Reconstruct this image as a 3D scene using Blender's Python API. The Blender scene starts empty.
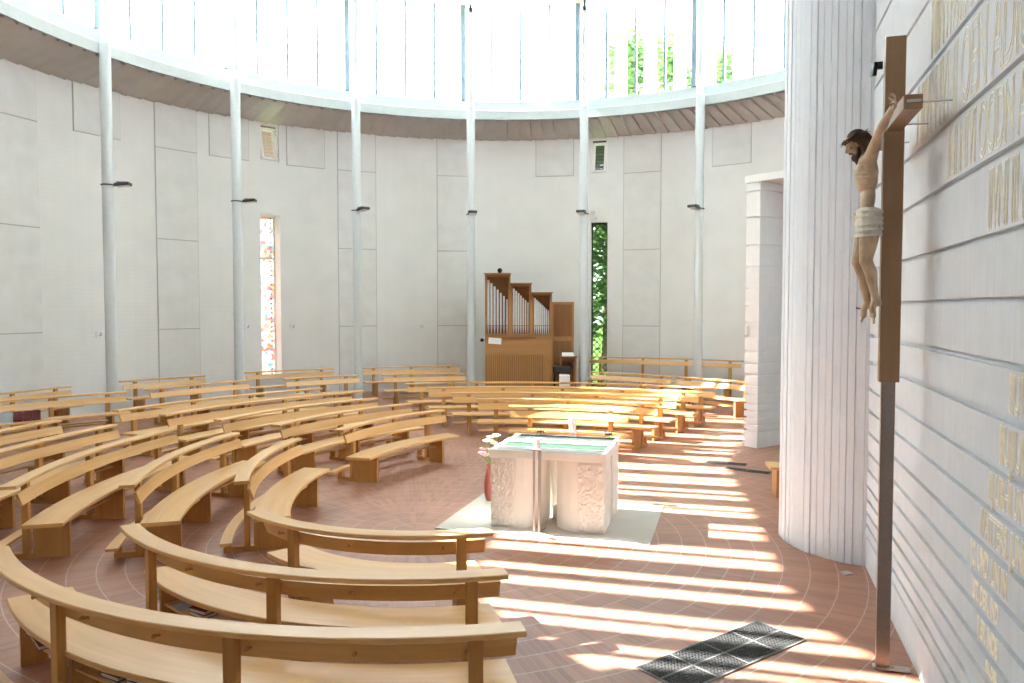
import bpy, bmesh, math, random
from math import sin, cos, pi, radians, atan2, hypot, sqrt
from mathutils import Vector, Matrix, Quaternion
random.seed(7)
D = bpy.data
SC = bpy.context.scene
COL = SC.collection
V = Vector

# ------------------------------------------------------------------ materials
def newmat(name):
    m = D.materials.new(name); m.use_nodes = True
    nt = m.node_tree; nt.nodes.clear()
    out = nt.nodes.new('ShaderNodeOutputMaterial')
    b = nt.nodes.new('ShaderNodeBsdfPrincipled')
    nt.links.new(b.outputs[0], out.inputs[0])
    return m, nt, b, out
def N(nt, t, **kw):
    n = nt.nodes.new(t)
    for k, v in kw.items(): setattr(n, k, v)
    return n
def L(nt, a, b): nt.links.new(a, b)
def math_node(nt, op, a, b=None):
    n = N(nt, 'ShaderNodeMath', operation=op)
    for i, x in enumerate((a, b)):
        if x is None: continue
        if isinstance(x, (int, float)): n.inputs[i].default_value = x
        else: L(nt, x, n.inputs[i])
    return n.outputs[0]
def ramp(nt, fac, stops):
    r = N(nt, 'ShaderNodeValToRGB')
    els = r.color_ramp.elements
    els[0].position, els[0].color = stops[0][0], (*stops[0][1], 1)
    els[1].position, els[1].color = stops[-1][0], (*stops[-1][1], 1)
    for p, c in stops[1:-1]:
        e = els.new(p); e.color = (*c, 1)
    L(nt, fac, r.inputs[0]); return r.outputs[0]
def bump(nt, b, h, strength=.2, dist=.01):
    n = N(nt, 'ShaderNodeBump'); n.inputs['Strength'].default_value = strength
    n.inputs['Distance'].default_value = dist
    L(nt, h, n.inputs['Height']); L(nt, n.outputs[0], b.inputs['Normal'])
def noise(nt, vec, scale, detail=4, rough=.5):
    n = N(nt, 'ShaderNodeTexNoise'); n.inputs['Scale'].default_value = scale
    n.inputs['Detail'].default_value = detail; n.inputs['Roughness'].default_value = rough
    if vec is not None: L(nt, vec, n.inputs['Vector'])
    return n.outputs['Fac']
def objco(nt): return N(nt, 'ShaderNodeTexCoord').outputs['Object']
def uvco(nt): return N(nt, 'ShaderNodeTexCoord').outputs['UV']
def pos(nt): return N(nt, 'ShaderNodeNewGeometry').outputs['Position']
def mapping(nt, vec, scale=(1, 1, 1), loc=(0, 0, 0), rot=(0, 0, 0)):
    m = N(nt, 'ShaderNodeMapping'); m.inputs['Scale'].default_value = scale
    m.inputs['Location'].default_value = loc; m.inputs['Rotation'].default_value = rot
    L(nt, vec, m.inputs['Vector']); return m.outputs[0]

def simple(name, col, rough=.6, metal=0, var=.06, nscale=12, bumps=0):
    m, nt, b, o = newmat(name)
    f = noise(nt, objco(nt), nscale)
    lo = tuple(max(0, c * (1 - var)) for c in col); hi = tuple(min(1, c * (1 + var)) for c in col)
    L(nt, ramp(nt, f, [(.3, lo), (.7, hi)]), b.inputs['Base Color'])
    b.inputs['Roughness'].default_value = rough; b.inputs['Metallic'].default_value = metal
    if bumps: bump(nt, b, f, bumps, .01)
    return m

def wood(name, c0, c1, rough=.38, stave=.09):
    m, nt, b, o = newmat(name)
    uv = uvco(nt)
    g = noise(nt, mapping(nt, uv, (1.6, 34, 1)), 1.0, 6, .6)
    g2 = noise(nt, mapping(nt, uv, (.5, 1.0 / stave, 1)), 1.0, 1, .3)
    f = math_node(nt, 'ADD', math_node(nt, 'MULTIPLY', g, .55), math_node(nt, 'MULTIPLY', g2, .45))
    L(nt, ramp(nt, f, [(.32, c1), (.5, tuple((a + d) / 2 for a, d in zip(c0, c1))), (.66, c0)]), b.inputs['Base Color'])
    b.inputs['Roughness'].default_value = rough
    bump(nt, b, g, .06, .003)
    return m

M = {}
M['wood'] = wood('light_bench_wood', (.76, .465, .195), (.645, .36, .13), .30)
M['wood_side'] = wood('bench_panel_wood', (.56, .30, .095), (.45, .22, .065), .42)
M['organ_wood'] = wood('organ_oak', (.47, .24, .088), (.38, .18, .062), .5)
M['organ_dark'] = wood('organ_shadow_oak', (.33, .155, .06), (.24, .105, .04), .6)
M['cross_wood'] = wood('cross_wood', (.32, .19, .10), (.25, .14, .07), .45)
M['steel'] = simple('brushed_bronze_steel', (.24, .20, .18), .38, .7, .08, 60)
M['grate'] = simple('worn_grate_steel', (.05, .05, .05), .6, .2)
M['louvre'] = simple('taupe_louvre', (.20, .15, .12), .6)
M['grate_frame'] = simple('grate_frame_steel', (.20, .195, .19), .5, .3)
M['metal'] = simple('grey_metal', (.55, .55, .54), .35, .8)
M['dark_metal'] = simple('dark_metal', (.05, .05, .055), .5, .3)
M['black'] = simple('black_plastic', (.018, .018, .02), .5)
M['pole'] = simple('pale_grey_painted_steel', (.60, .635, .65), .35, 0, .03)
M['trimring'] = simple('pale_blue_grey_fascia', (.52, .56, .575), .45, 0, .03)
M['mullion'] = simple('grey_blue_mullion', (.26, .34, .42), .4, .2, .05)
M['white'] = simple('white_paint', (.84, .84, .83), .6, 0, .02)
M['roofwhite'] = simple('white_ceiling', (.80, .80, .79), .8, 0, .02)
M['dish'] = simple('white_reflector', (.88, .88, .88), .5, 0, .01)
M['paper'] = simple('white_paper', (.82, .82, .80), .8, 0, .03)
M['greybook'] = simple('pale_grey_booklet', (.52, .58, .62), .6, 0, .06)
M['redbook'] = simple('dark_red_cover', (.16, .03, .035), .5, 0, .2)
M['pages'] = simple('book_pages', (.72, .66, .56), .8, 0, .06, 60)
M['wax'] = simple('white_wax', (.88, .85, .78), .4, 0, .02)
M['iron'] = simple('wrought_iron', (.12, .10, .09), .5, .5)
M['steel_bright'] = simple('bright_stand_steel', (.50, .48, .46), .42, .6)
M['pipe'] = simple('organ_pipe_tin', (.80, .80, .78), .35, .35, .04)
M['vase'] = simple('terracotta_vase', (.30, .07, .05), .4)
M['petal_white'] = simple('white_petal', (.88, .86, .80), .6, 0, .04, 30)
M['petal_pink'] = simple('pink_petal', (.85, .48, .58), .6, 0, .1, 30)
M['stem'] = simple('green_stem', (.16, .30, .06), .6, 0, .2, 30)
M['skin'] = simple('painted_carving_skin', (.52, .39, .26), .5, 0, .22, 12)
M['hair'] = simple('dark_brown_carved_hair', (.075, .042, .03), .6, 0, .3, 40)
M['thorn'] = simple('brown_thorns', (.10, .055, .04), .6, 0, .3, 40)
M['cloth'] = simple('off_white_loincloth', (.60, .57, .49), .7, 0, .10, 16, .1)
M['joint_shade'] = simple('wall_joint_shade', (.45, .45, .45), .9, 0, .05)  # grey for panel joints and the shade painted along panel edges
M['bark'] = simple('tree_bark', (.12, .08, .05), .9, 0, .3)
M['lead'] = simple('lead_came', (.035, .04, .035), .6, .3)
M['lawn'] = simple('lawn_green', (.16, .26, .05), .9, 0, .3, .6)

def leafmat():
    m, nt, b, o = newmat('sunlit_leaf')
    f = noise(nt, pos(nt), 1.1, 3)
    c = ramp(nt, f, [(.3, (.06, .15, .04)), (.7, (.17, .28, .08))])
    L(nt, c, b.inputs['Base Color']); b.inputs['Roughness'].default_value = .6
    t = N(nt, 'ShaderNodeBsdfTranslucent'); L(nt, c, t.inputs[0])
    mx = N(nt, 'ShaderNodeMixShader'); mx.inputs[0].default_value = .4
    L(nt, b.outputs[0], mx.inputs[1]); L(nt, t.outputs[0], mx.inputs[2]); L(nt, mx.outputs[0], o.inputs[0])
    return m
M['leaf'] = leafmat()

def glassmat(name, tint=(1, 1, 1), refl=.06):
    m = D.materials.new(name); m.use_nodes = True; nt = m.node_tree; nt.nodes.clear()
    o = N(nt, 'ShaderNodeOutputMaterial'); t = N(nt, 'ShaderNodeBsdfTransparent'); g = N(nt, 'ShaderNodeBsdfGlossy')
    t.inputs[0].default_value = (*tint, 1); g.inputs['Roughness'].default_value = .02
    mx = N(nt, 'ShaderNodeMixShader'); mx.inputs[0].default_value = refl
    L(nt, t.outputs[0], mx.inputs[1]); L(nt, g.outputs[0], mx.inputs[2]); L(nt, mx.outputs[0], o.inputs[0])
    return m
M['tinted'] = glassmat('grey_green_tinted_glass', (.40, .46, .38))
M['glass'] = glassmat('clear_glass', (.97, .985, .99))
def frosted():
    m = D.materials.new('white_frosted_strip'); m.use_nodes = True; nt = m.node_tree; nt.nodes.clear()
    o = N(nt, 'ShaderNodeOutputMaterial'); t = N(nt, 'ShaderNodeBsdfTranslucent'); d = N(nt, 'ShaderNodeBsdfDiffuse')
    t.inputs[0].default_value = (.9, .92, .93, 1); d.inputs[0].default_value = (.85, .87, .88, 1)
    mx = N(nt, 'ShaderNodeMixShader'); mx.inputs[0].default_value = .35
    L(nt, t.outputs[0], mx.inputs[1]); L(nt, d.outputs[0], mx.inputs[2]); L(nt, mx.outputs[0], o.inputs[0])
    return m
M['frost'] = frosted()
def stained():
    m = D.materials.new('pale_stained_glass'); m.use_nodes = True; nt = m.node_tree; nt.nodes.clear()
    o = N(nt, 'ShaderNodeOutputMaterial'); t = N(nt, 'ShaderNodeBsdfTranslucent'); tr = N(nt, 'ShaderNodeBsdfTransparent')
    v = N(nt, 'ShaderNodeTexVoronoi'); v.inputs['Scale'].default_value = 9.0
    L(nt, pos(nt), v.inputs['Vector'])
    sep = N(nt, 'ShaderNodeSeparateColor'); L(nt, v.outputs['Color'], sep.inputs[0])
    c = ramp(nt, sep.outputs[0], [(.0, (.33, .315, .30)), (.45, (.33, .30, .28)), (.58, (.28, .15, .10)), (.68, (.33, .27, .235)), (.84, (.24, .13, .12)), (.93, (.11, .21, .27)), (1., (.33, .33, .33))])
    L(nt, c, t.inputs[0]); L(nt, c, tr.inputs[0])
    mx = N(nt, 'ShaderNodeMixShader'); mx.inputs[0].default_value = .5
    L(nt, t.outputs[0], mx.inputs[1]); L(nt, tr.outputs[0], mx.inputs[2]); L(nt, mx.outputs[0], o.inputs[0])
    return m
M['stained'] = stained()

def wallmat():
    m, nt, b, o = newmat('white_painted_masonry')
    uv = uvco(nt)
    br = N(nt, 'ShaderNodeTexBrick'); L(nt, uv, br.inputs['Vector'])
    br.inputs['Scale'].default_value = 1; br.inputs['Brick Width'].default_value = .5
    br.inputs['Row Height'].default_value = .11; br.inputs['Mortar Size'].default_value = .012
    br.inputs['Mortar Smooth'].default_value = .6
    f = noise(nt, uv, 1.2, 4); f2 = noise(nt, uv, 14, 4)
    L(nt, ramp(nt, f, [(.3, (.745, .745, .74)), (.7, (.795, .795, .79))]), b.inputs['Base Color'])
    b.inputs['Roughness'].default_value = .85
    h = math_node(nt, 'ADD', math_node(nt, 'MULTIPLY', br.outputs['Fac'], -.5), math_node(nt, 'MULTIPLY', f2, .25))
    bump(nt, b, h, .22, .01)
    return m
M['wall'] = wallmat()
def panelmat():
    m, nt, b, o = newmat('smooth_plaster_panel')
    uv = uvco(nt); f = noise(nt, uv, 2.2, 6)
    L(nt, ramp(nt, f, [(.3, (.69, .69, .685)), (.7, (.76, .76, .755))]), b.inputs['Base Color'])
    b.inputs['Roughness'].default_value = .8; bump(nt, b, noise(nt, uv, 30, 4), .1, .004)
    return m
M['panel'] = panelmat()
def soffitmat():
    m, nt, b, o = newmat('taupe_metal_cladding')
    f = noise(nt, objco(nt), 1.5, 4)
    L(nt, ramp(nt, f, [(.3, (.44, .415, .39)), (.7, (.50, .475, .45))]), b.inputs['Base Color'])
    b.inputs['Roughness'].default_value = .5
    return m
M['soffit'] = soffitmat()
def concrete(name, lo, hi, streak, bstr=.35):
    m, nt, b, o = newmat(name)
    uv = uvco(nt)
    f = noise(nt, mapping(nt, uv, (26, 1.3, 1)), 1, 6, .65)
    f2 = noise(nt, uv, 5, 5)
    spots = noise(nt, mapping(nt, uv, (60, 7, 1)), 1, 3, .6)
    sp = ramp(nt, spots, [(.0, (1, 1, 1)), (.66, (1, 1, 1)), (.74, streak)])
    base = ramp(nt, math_node(nt, 'ADD', math_node(nt, 'MULTIPLY', f, .6), math_node(nt, 'MULTIPLY', f2, .4)), [(.35, lo), (.65, hi)])
    mx = N(nt, 'ShaderNodeMixRGB', blend_type='MULTIPLY'); mx.inputs[0].default_value = 1
    L(nt, base, mx.inputs[1]); L(nt, sp, mx.inputs[2]); L(nt, mx.outputs[0], b.inputs['Base Color'])
    b.inputs['Roughness'].default_value = .85
    bump(nt, b, f, bstr, .012)
    return m
M['column'] = concrete('white_board_formed_concrete', (.73, .78, .84), (.80, .84, .89), (.80, .78, .78))
M['rwall'] = concrete('pale_grey_formed_concrete', (.58, .61, .65), (.67, .695, .72), (.88, .85, .83), .22)
M['letter'] = simple('cream_raised_lettering', (.94, .88, .74), .7, 0, .08, 30)
M['pier'] = concrete('white_block_pier', (.74, .75, .77), (.80, .81, .82), (.92, .92, .92), .2)

def floormat():
    m, nt, b, o = newmat('red_brick_paving')
    sx = N(nt, 'ShaderNodeSeparateXYZ'); L(nt, pos(nt), sx.inputs[0])
    dx = math_node(nt, 'SUBTRACT', sx.outputs[0], -1.2); dy = math_node(nt, 'SUBTRACT', sx.outputs[1], 9.6)
    r = math_node(nt, 'SQRT', math_node(nt, 'ADD', math_node(nt, 'MULTIPLY', dx, dx), math_node(nt, 'MULTIPLY', dy, dy)))
    th = math_node(nt, 'ARCTAN2', dy, math_node(nt, 'MULTIPLY', dx, 1.0))
    cx = N(nt, 'ShaderNodeCombineXYZ'); ring = math_node(nt, 'MULTIPLY', math_node(nt, 'ADD', math_node(nt, 'FLOOR', math_node(nt, 'DIVIDE', r, .27)), .5), .27)
    L(nt, math_node(nt, 'MULTIPLY', th, ring), cx.inputs[0]); L(nt, r, cx.inputs[1])
    br = N(nt, 'ShaderNodeTexBrick'); L(nt, cx.outputs[0], br.inputs['Vector'])
    br.offset = .5; br.offset_frequency = 2
    br.inputs['Scale'].default_value = 1; br.inputs['Brick Width'].default_value = .062
    br.inputs['Row Height'].default_value = .27; br.inputs['Mortar Size'].default_value = .0035
    br.inputs['Mortar Smooth'].default_value = .3
    br.inputs['Bias'].default_value = 0
    br.inputs['Color1'].default_value = (.40, .185, .115, 1); br.inputs['Color2'].default_value = (.30, .13, .082, 1)
    br.inputs['Mortar'].default_value = (.34, .225, .17, 1)
    # wider pale grout line between the curved rows
    fr = math_node(nt, 'FRACT', math_node(nt, 'DIVIDE', r, .27))
    d = math_node(nt, 'ABSOLUTE', math_node(nt, 'SUBTRACT', fr, .5))
    line = ramp(nt, d, [(.0, (0, 0, 0)), (.475, (0, 0, 0)), (.49, (1, 1, 1))])
    nz = noise(nt, pos(nt), .9, 4)
    tint = ramp(nt, nz, [(.3, (.88, .88, .88)), (.7, (1.1, 1.08, 1.06))])
    mu = N(nt, 'ShaderNodeMixRGB', blend_type='MULTIPLY'); mu.inputs[0].default_value = 1
    L(nt, br.outputs['Color'], mu.inputs[1]); L(nt, tint, mu.inputs[2])
    mx = N(nt, 'ShaderNodeMixRGB'); L(nt, math_node(nt, 'MULTIPLY', line, .8), mx.inputs[0])
    L(nt, mu.outputs[0], mx.inputs[1]); mx.inputs[2].default_value = (.52, .38, .30, 1)
    L(nt, mx.outputs[0], b.inputs['Base Color'])
    b.inputs['Roughness'].default_value = .42
    bump(nt, b, math_node(nt, 'MULTIPLY', br.outputs['Fac'], -1), .25, .004)
    return m
M['floor'] = floormat()
def stonemat(name, lo, hi, sc, bs, dist=.02):
    m, nt, b, o = newmat(name)
    co = objco(nt); f = noise(nt, co, sc, 6, .6)
    L(nt, ramp(nt, noise(nt, co, sc * .35, 5), [(.3, lo), (.7, hi)]), b.inputs['Base Color'])
    b.inputs['Roughness'].default_value = .7
    bump(nt, b, f, bs, dist)
    return m
M['altar'] = stonemat('pale_limestone', (.85, .82, .76), (.90, .87, .82), 10, .25)
M['altar_rough'] = stonemat('chiselled_limestone', (.80, .76, .70), (.88, .85, .79), 16, .7, .015)
M['slab'] = stonemat('polished_grey_stone_slab', (.50, .47, .42), (.58, .545, .49), 6, .03)
def clothmat():
    m, nt, b, o = newmat('green_striped_altar_cloth')
    uv = uvco(nt); s = N(nt, 'ShaderNodeSeparateXYZ'); L(nt, uv, s.inputs[0])
    g = (.007, .042, .021); w = (.58, .59, .55)
    r = N(nt, 'ShaderNodeValToRGB'); r.color_ramp.interpolation = 'CONSTANT'
    st = [(0, w), (.19, g), (.44, w), (.60, g), (.68, w), (.84, g), (.97, w)]
    e = r.color_ramp.elements; e[0].position = 0; e[0].color = (*w, 1); e[1].position = .19; e[1].color = (*g, 1)
    for p_, c in st[2:]:
        k = e.new(p_); k.color = (*c, 1)
    L(nt, s.outputs[1], r.inputs[0]); L(nt, r.outputs[0], b.inputs['Base Color'])
    b.inputs['Roughness'].default_value = .8
    return m
M['altarcloth'] = clothmat()

# ------------------------------------------------------------------ mesh builder
class MB:
    def __init__(s, origin=(0, 0, 0)):
        s.o = V(origin); s.v = []; s.f = []; s.uv = []; s.sm = []
    def vert(s, p): s.v.append(V(p) - s.o); return len(s.v) - 1
    def face(s, idx, uv=None, smooth=False):
        s.f.append(tuple(idx)); s.uv.append(uv or [(0, 0)] * len(idx)); s.sm.append(smooth)
    def quadp(s, ps, uv=None):
        i = [s.vert(p) for p in ps]; s.face(i, uv or [(p[0], p[1]) for p in ps])
    def box(s, c, size, mat=None, ch=0):
        """box centred at c; mat: 3x3 rotation"""
        mat = mat or Matrix.Identity(3); h = [x / 2 for x in size]; c = V(c)
        lax = max(range(3), key=lambda k: size[k])
        bm = bmesh.new(); bmesh.ops.create_cube(bm, size=1)
        for v in bm.verts: v.co = V((v.co.x * size[0], v.co.y * size[1], v.co.z * size[2]))
        if ch: bmesh.ops.bevel(bm, geom=bm.edges[:], offset=ch, segments=1, affect='EDGES')
        base = len(s.v); bm.verts.index_update()
        loc = [v.co.copy() for v in bm.verts]
        for q in loc: s.v.append(mat @ q + c - s.o)
        for f in bm.faces:
            n = f.normal; a = max(range(3), key=lambda k: abs(n[k]))
            oth = [k for k in range(3) if k != a]
            gx = lax if lax in oth else oth[0]; gy = [k for k in oth if k != gx][0]
            off = hash((round(c.x * 7, 2), round(c.y * 5, 2))) % 97 * .37
            s.face([base + v.index for v in f.verts], [(loc[v.index][gx] + off, loc[v.index][gy] + off) for v in f.verts])
        bm.free()
    def sweep(s, c, prof, a0, a1, n, closed_prof=True, caps=True, smooth=False):
        """profile [(r,z)] counter-clockwise swept about vertical axis at c from a0 to a1 (rad)"""
        base = len(s.v); m = len(prof)
        per = [0]
        for i in range(m): per.append(per[-1] + hypot(prof[(i + 1) % m][0] - prof[i][0], prof[(i + 1) % m][1] - prof[i][1]))
        rm = sum(p[0] for p in prof) / m
        for k in range(n + 1):
            a = a0 + (a1 - a0) * k / n
            for r, z in prof: s.v.append(V((c[0] + r * cos(a), c[1] + r * sin(a), z)) - s.o)
        rng = m if closed_prof else m - 1
        for k in range(n):
            u0 = rm * (a0 + (a1 - a0) * k / n); u1 = rm * (a0 + (a1 - a0) * (k + 1) / n)
            for i in range(rng):
                j = (i + 1) % m
                s.face((base + k * m + i, base + (k + 1) * m + i, base + (k + 1) * m + j, base + k * m + j),
                       [(u0, per[i]), (u1, per[i]), (u1, per[i + 1]), (u0, per[i + 1])], smooth)
        if caps and closed_prof:
            s.face([base + i for i in range(m)], [(prof[i][0], prof[i][1]) for i in range(m)])
            s.face([base + n * m + i for i in reversed(range(m))], [(prof[i][0], prof[i][1]) for i in reversed(range(m))])
    def prism(s, poly, z0, z1):
        b = len(s.v); m = len(poly)
        for z in (z0, z1):
            for x, y in poly: s.v.append(V((x, y, z)) - s.o)
        s.face([b + i for i in reversed(range(m))], [poly[i] for i in reversed(range(m))])
        s.face([b + m + i for i in range(m)], list(poly))
        d = 0
        for i in range(m):
            j = (i + 1) % m; l = hypot(poly[j][0] - poly[i][0], poly[j][1] - poly[i][1])
            s.face((b + i, b + j, b + m + j, b + m + i), [(d, z0), (d + l, z0), (d + l, z1), (d, z1)]); d += l
    def tube(s, p0, p1, r0, r1=None, n=10, caps=True):
        r1 = r0 if r1 is None else r1; p0, p1 = V(p0), V(p1); d = (p1 - p0).normalized()
        x = d.orthogonal().normalized(); y = d.cross(x); b = len(s.v); ln = (p1 - p0).length
        for p, r in ((p0, r0), (p1, r1)):
            for k in range(n):
                a = 2 * pi * k / n; s.v.append(p + x * cos(a) * r + y * sin(a) * r - s.o)
        for k in range(n):
            j = (k + 1) % n
            s.face((b + k, b + j, b + n + j, b + n + k), [(0, k / n), (0, (k + 1) / n), (ln, (k + 1) / n), (ln, k / n)], True)
        if caps:
            s.face([b + k for k in reversed(range(n))]); s.face([b + n + k for k in range(n)])
    def lathe(s, c, prof, n=20, smooth=True):
        b = len(s.v); m = len(prof); c = V(c)
        for r, z in prof:
            for k in range(n):
                a = 2 * pi * k / n; s.v.append(c + V((r * cos(a), r * sin(a), z)) - s.o)
        for i in range(m - 1):
            for k in range(n):
                j = (k + 1) % n
                s.face((b + i * n + k, b + i * n + j, b + (i + 1) * n + j, b + (i + 1) * n + k),
                       [(2 * pi * k / n, prof[i][1]), (2 * pi * (k + 1) / n, prof[i][1]), (2 * pi * (k + 1) / n, prof[i + 1][1]), (2 * pi * k / n, prof[i + 1][1])], smooth)
        s.face([b + k for k in reversed(range(n))]); s.face([b + (m - 1) * n + k for k in range(n)])
    def ell(s, c, r, rot=None, nu=14, nv=9):
        rot = rot or Matrix.Identity(3); c = V(c); b = len(s.v)
        for i in range(1, nv):
            t = pi * i / nv
            for k in range(nu):
                a = 2 * pi * k / nu
                s.v.append(rot @ V((r[0] * sin(t) * cos(a), r[1] * sin(t) * sin(a), r[2] * cos(t))) + c - s.o)
        top = len(s.v); s.v.append(rot @ V((0, 0, r[2])) + c - s.o); bot = len(s.v); s.v.append(rot @ V((0, 0, -r[2])) + c - s.o)
        for k in range(nu):
            j = (k + 1) % nu
            s.face((top, b + k, b + j), None, True); s.face((bot, b + (nv - 2) * nu + j, b + (nv - 2) * nu + k), None, True)
            for i in range(nv - 2):
                s.face((b + i * nu + k, b + (i + 1) * nu + k, b + (i + 1) * nu + j, b + i * nu + j), None, True)
    def cap(s, p0, p1, r0, r1, n=12):
        """tapered capsule"""
        s.tube(p0, p1, r0, r1, n); s.ell(p0, (r0,) * 3); s.ell(p1, (r1,) * 3)
    def chain(s, pts, n=12):
        for (p, r), (q, t) in zip(pts, pts[1:]): s.cap(p, q, r, t, n)
    def mesh(s, name):
        me = D.meshes.new(name); me.from_pydata([tuple(v) for v in s.v], [], s.f)
        uvl = me.uv_layers.new(name='UVMap'); fl = []
        for u in s.uv:
            for a, b in u: fl += [a, b]
        uvl.data.foreach_set('uv', fl)
        me.polygons.foreach_set('use_smooth', s.sm); me.validate(); me.update()
        if any(s.sm): me.set_sharp_from_angle(angle=radians(40))
        return me
    def build(s, name, mat, parent=None):
        ob = D.objects.new(name, s.mesh(name)); COL.objects.link(ob)
        ob.data.materials.append(mat)
        if parent is not None: ob.parent = parent
        else: ob.location = s.o
        return ob

def tag(o, label=None, cat=None, group=None, kind=None):
    if label: o['label'] = label
    if cat: o['category'] = cat
    if group: o['group'] = group
    if kind: o['kind'] = kind
    return o
def thing(name, label, cat, loc=(0, 0, 0), rz=0, group=None):
    o = D.objects.new(name, None); COL.objects.link(o); o.empty_display_size = .2
    o.location = loc; o.rotation_euler = (0, 0, rz)
    return tag(o, label, cat, group)
def struct(name, mb, mat, parent=None):
    o = mb.build(name, mat, parent)
    if parent is None: o['kind'] = 'structure'
    return o
def rz3(a): return Matrix.Rotation(a, 3, 'Z')

# ------------------------------------------------------------------ measures
C0 = (-.15, 14.6); RW = 11.85; HW = 8.40           # round wall
WN = V((.9599, -.2803, 0)); WV = V((.2803, .9599, 0)); WOFF = 1.31   # straight wall on the right
def polar(c, r, a, z=0): return V((c[0] + r * cos(radians(a)), c[1] + r * sin(radians(a)), z))

# ------------------------------------------------------------------ setting
mb = MB(); mb.prism([(-13, -2.2), (13, -2.2), (13, 28), (-13, 28)], -.25, 0)
struct('floor', mb, M['floor'])
mb = MB((0, 0, -.5)); mb.lathe((0, 14, -.5), [(140, -.2), (140, 0)], 48, False)
tag(struct('ground_lawn', mb, M['lawn']), kind='structure')

SLITS = [(126.2, 129.2, .62, 5.6), (73.75, 76.45, .12, 5.6)]
VENTS = [(126.2, 129.1, 7.22, 8.34), (73.8, 76.5, 7.18, 8.34)]
def ring_wall(R0, R1, a_lo, a_hi, z0, z1, openings, step=1.5):
    an = [a_lo + i * step for i in range(int((a_hi - a_lo) / step) + 1)] + [a_hi]
    for o in openings: an += [o[0], o[1]]
    an = sorted(set(round(a, 3) for a in an))
    an = [a for i, a in enumerate(an) if i == 0 or a - an[i - 1] > .05 or any(abs(a - e) < .001 for o in openings for e in o[:2])]
    zs = sorted(set([z0, z1] + [z for o in openings for z in o[2:]]))
    na, nz = len(an) - 1, len(zs) - 1
    sol = [[True] * nz for _ in range(na)]
    for i in range(na):
        am = (an[i] + an[i + 1]) / 2
        for j in range(nz):
            zm = (zs[j] + zs[j + 1]) / 2
            for o in openings:
                if o[0] < am < o[1] and o[2] < zm < o[3]: sol[i][j] = False
    b = MB()
    P = lambda r, a, z: polar(C0, r, a, z)
    U = lambda a, z: (radians(a) * R0, z)
    for i in range(na):
        a, e = an[i], an[i + 1]
        for j in range(nz):
            if not sol[i][j]: continue
            z, y = zs[j], zs[j + 1]
            b.quadp([P(R0, e, z), P(R0, a, z), P(R0, a, y), P(R0, e, y)], [U(e, z), U(a, z), U(a, y), U(e, y)])
            b.quadp([P(R1, a, z), P(R1, e, z), P(R1, e, y), P(R1, a, y)], [U(a, z), U(e, z), U(e, y), U(a, y)])
            for di, aa in ((-1, a), (1, e)):
                k = i + di
                if k < 0 or k >= na or not sol[k][j]:
                    ps = [P(R0, aa, z), P(R1, aa, z), P(R1, aa, y), P(R0, aa, y)]
                    if di > 0: ps.reverse()
                    b.quadp(ps, [(p.z, 0) for p in ps])
            for dj, zz in ((-1, z), (1, y)):
                k = j + dj
                if k < 0 or k >= nz or not sol[i][k]:
                    ps = [P(R0, a, zz), P(R0, e, zz), P(R1, e, zz), P(R1, a, zz)]
                    if dj < 0: ps.reverse()
                    b.quadp(ps, [(0, 0)] * 4)
    return b
wall = struct('wall_round', ring_wall(RW, RW + .58, -79, 240, 0, HW + .25, SLITS + VENTS), M['wall'])
def wall_panel(a0, a1, zs, top):
    edges = [0.0] + zs + [top]
    for z0, z1 in zip(edges, edges[1:]):
        if z1 - z0 < .1: continue
        b = MB(); R = RW - .028; g = .013
        b.sweep(C0, [(R, z0 + g), (RW + .01, z0 + g), (RW + .01, z1 - g), (R, z1 - g)], radians(a0), radians(a1), 5)
        b.build('plaster_panel', M['panel'], wall)
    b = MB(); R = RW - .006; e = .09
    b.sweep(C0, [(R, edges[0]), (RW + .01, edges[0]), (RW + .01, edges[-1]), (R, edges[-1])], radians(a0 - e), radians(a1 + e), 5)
    b.build('panel_joint_shade', M['joint_shade'], wall)  # plate showing past the panels as joint line and painted edge shade
def short_panel(a0, a1):
    b = MB(); R = RW - .028
    b.sweep(C0, [(R, 7.17), (RW + .01, 7.17), (RW + .01, HW), (R, HW)], radians(a0), radians(a1), 5)
    b.build('plaster_panel', M['panel'], wall)
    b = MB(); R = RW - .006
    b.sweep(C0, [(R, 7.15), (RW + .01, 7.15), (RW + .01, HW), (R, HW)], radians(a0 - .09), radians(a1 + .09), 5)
    b.build('panel_joint_shade', M['joint_shade'], wall)  # same grey rim, painting shade round the short panel
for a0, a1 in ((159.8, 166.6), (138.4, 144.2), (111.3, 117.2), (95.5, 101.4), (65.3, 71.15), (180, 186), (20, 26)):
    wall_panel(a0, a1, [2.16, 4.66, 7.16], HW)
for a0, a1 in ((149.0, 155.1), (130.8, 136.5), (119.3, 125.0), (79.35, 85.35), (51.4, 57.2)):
    short_panel(a0, a1)

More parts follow.
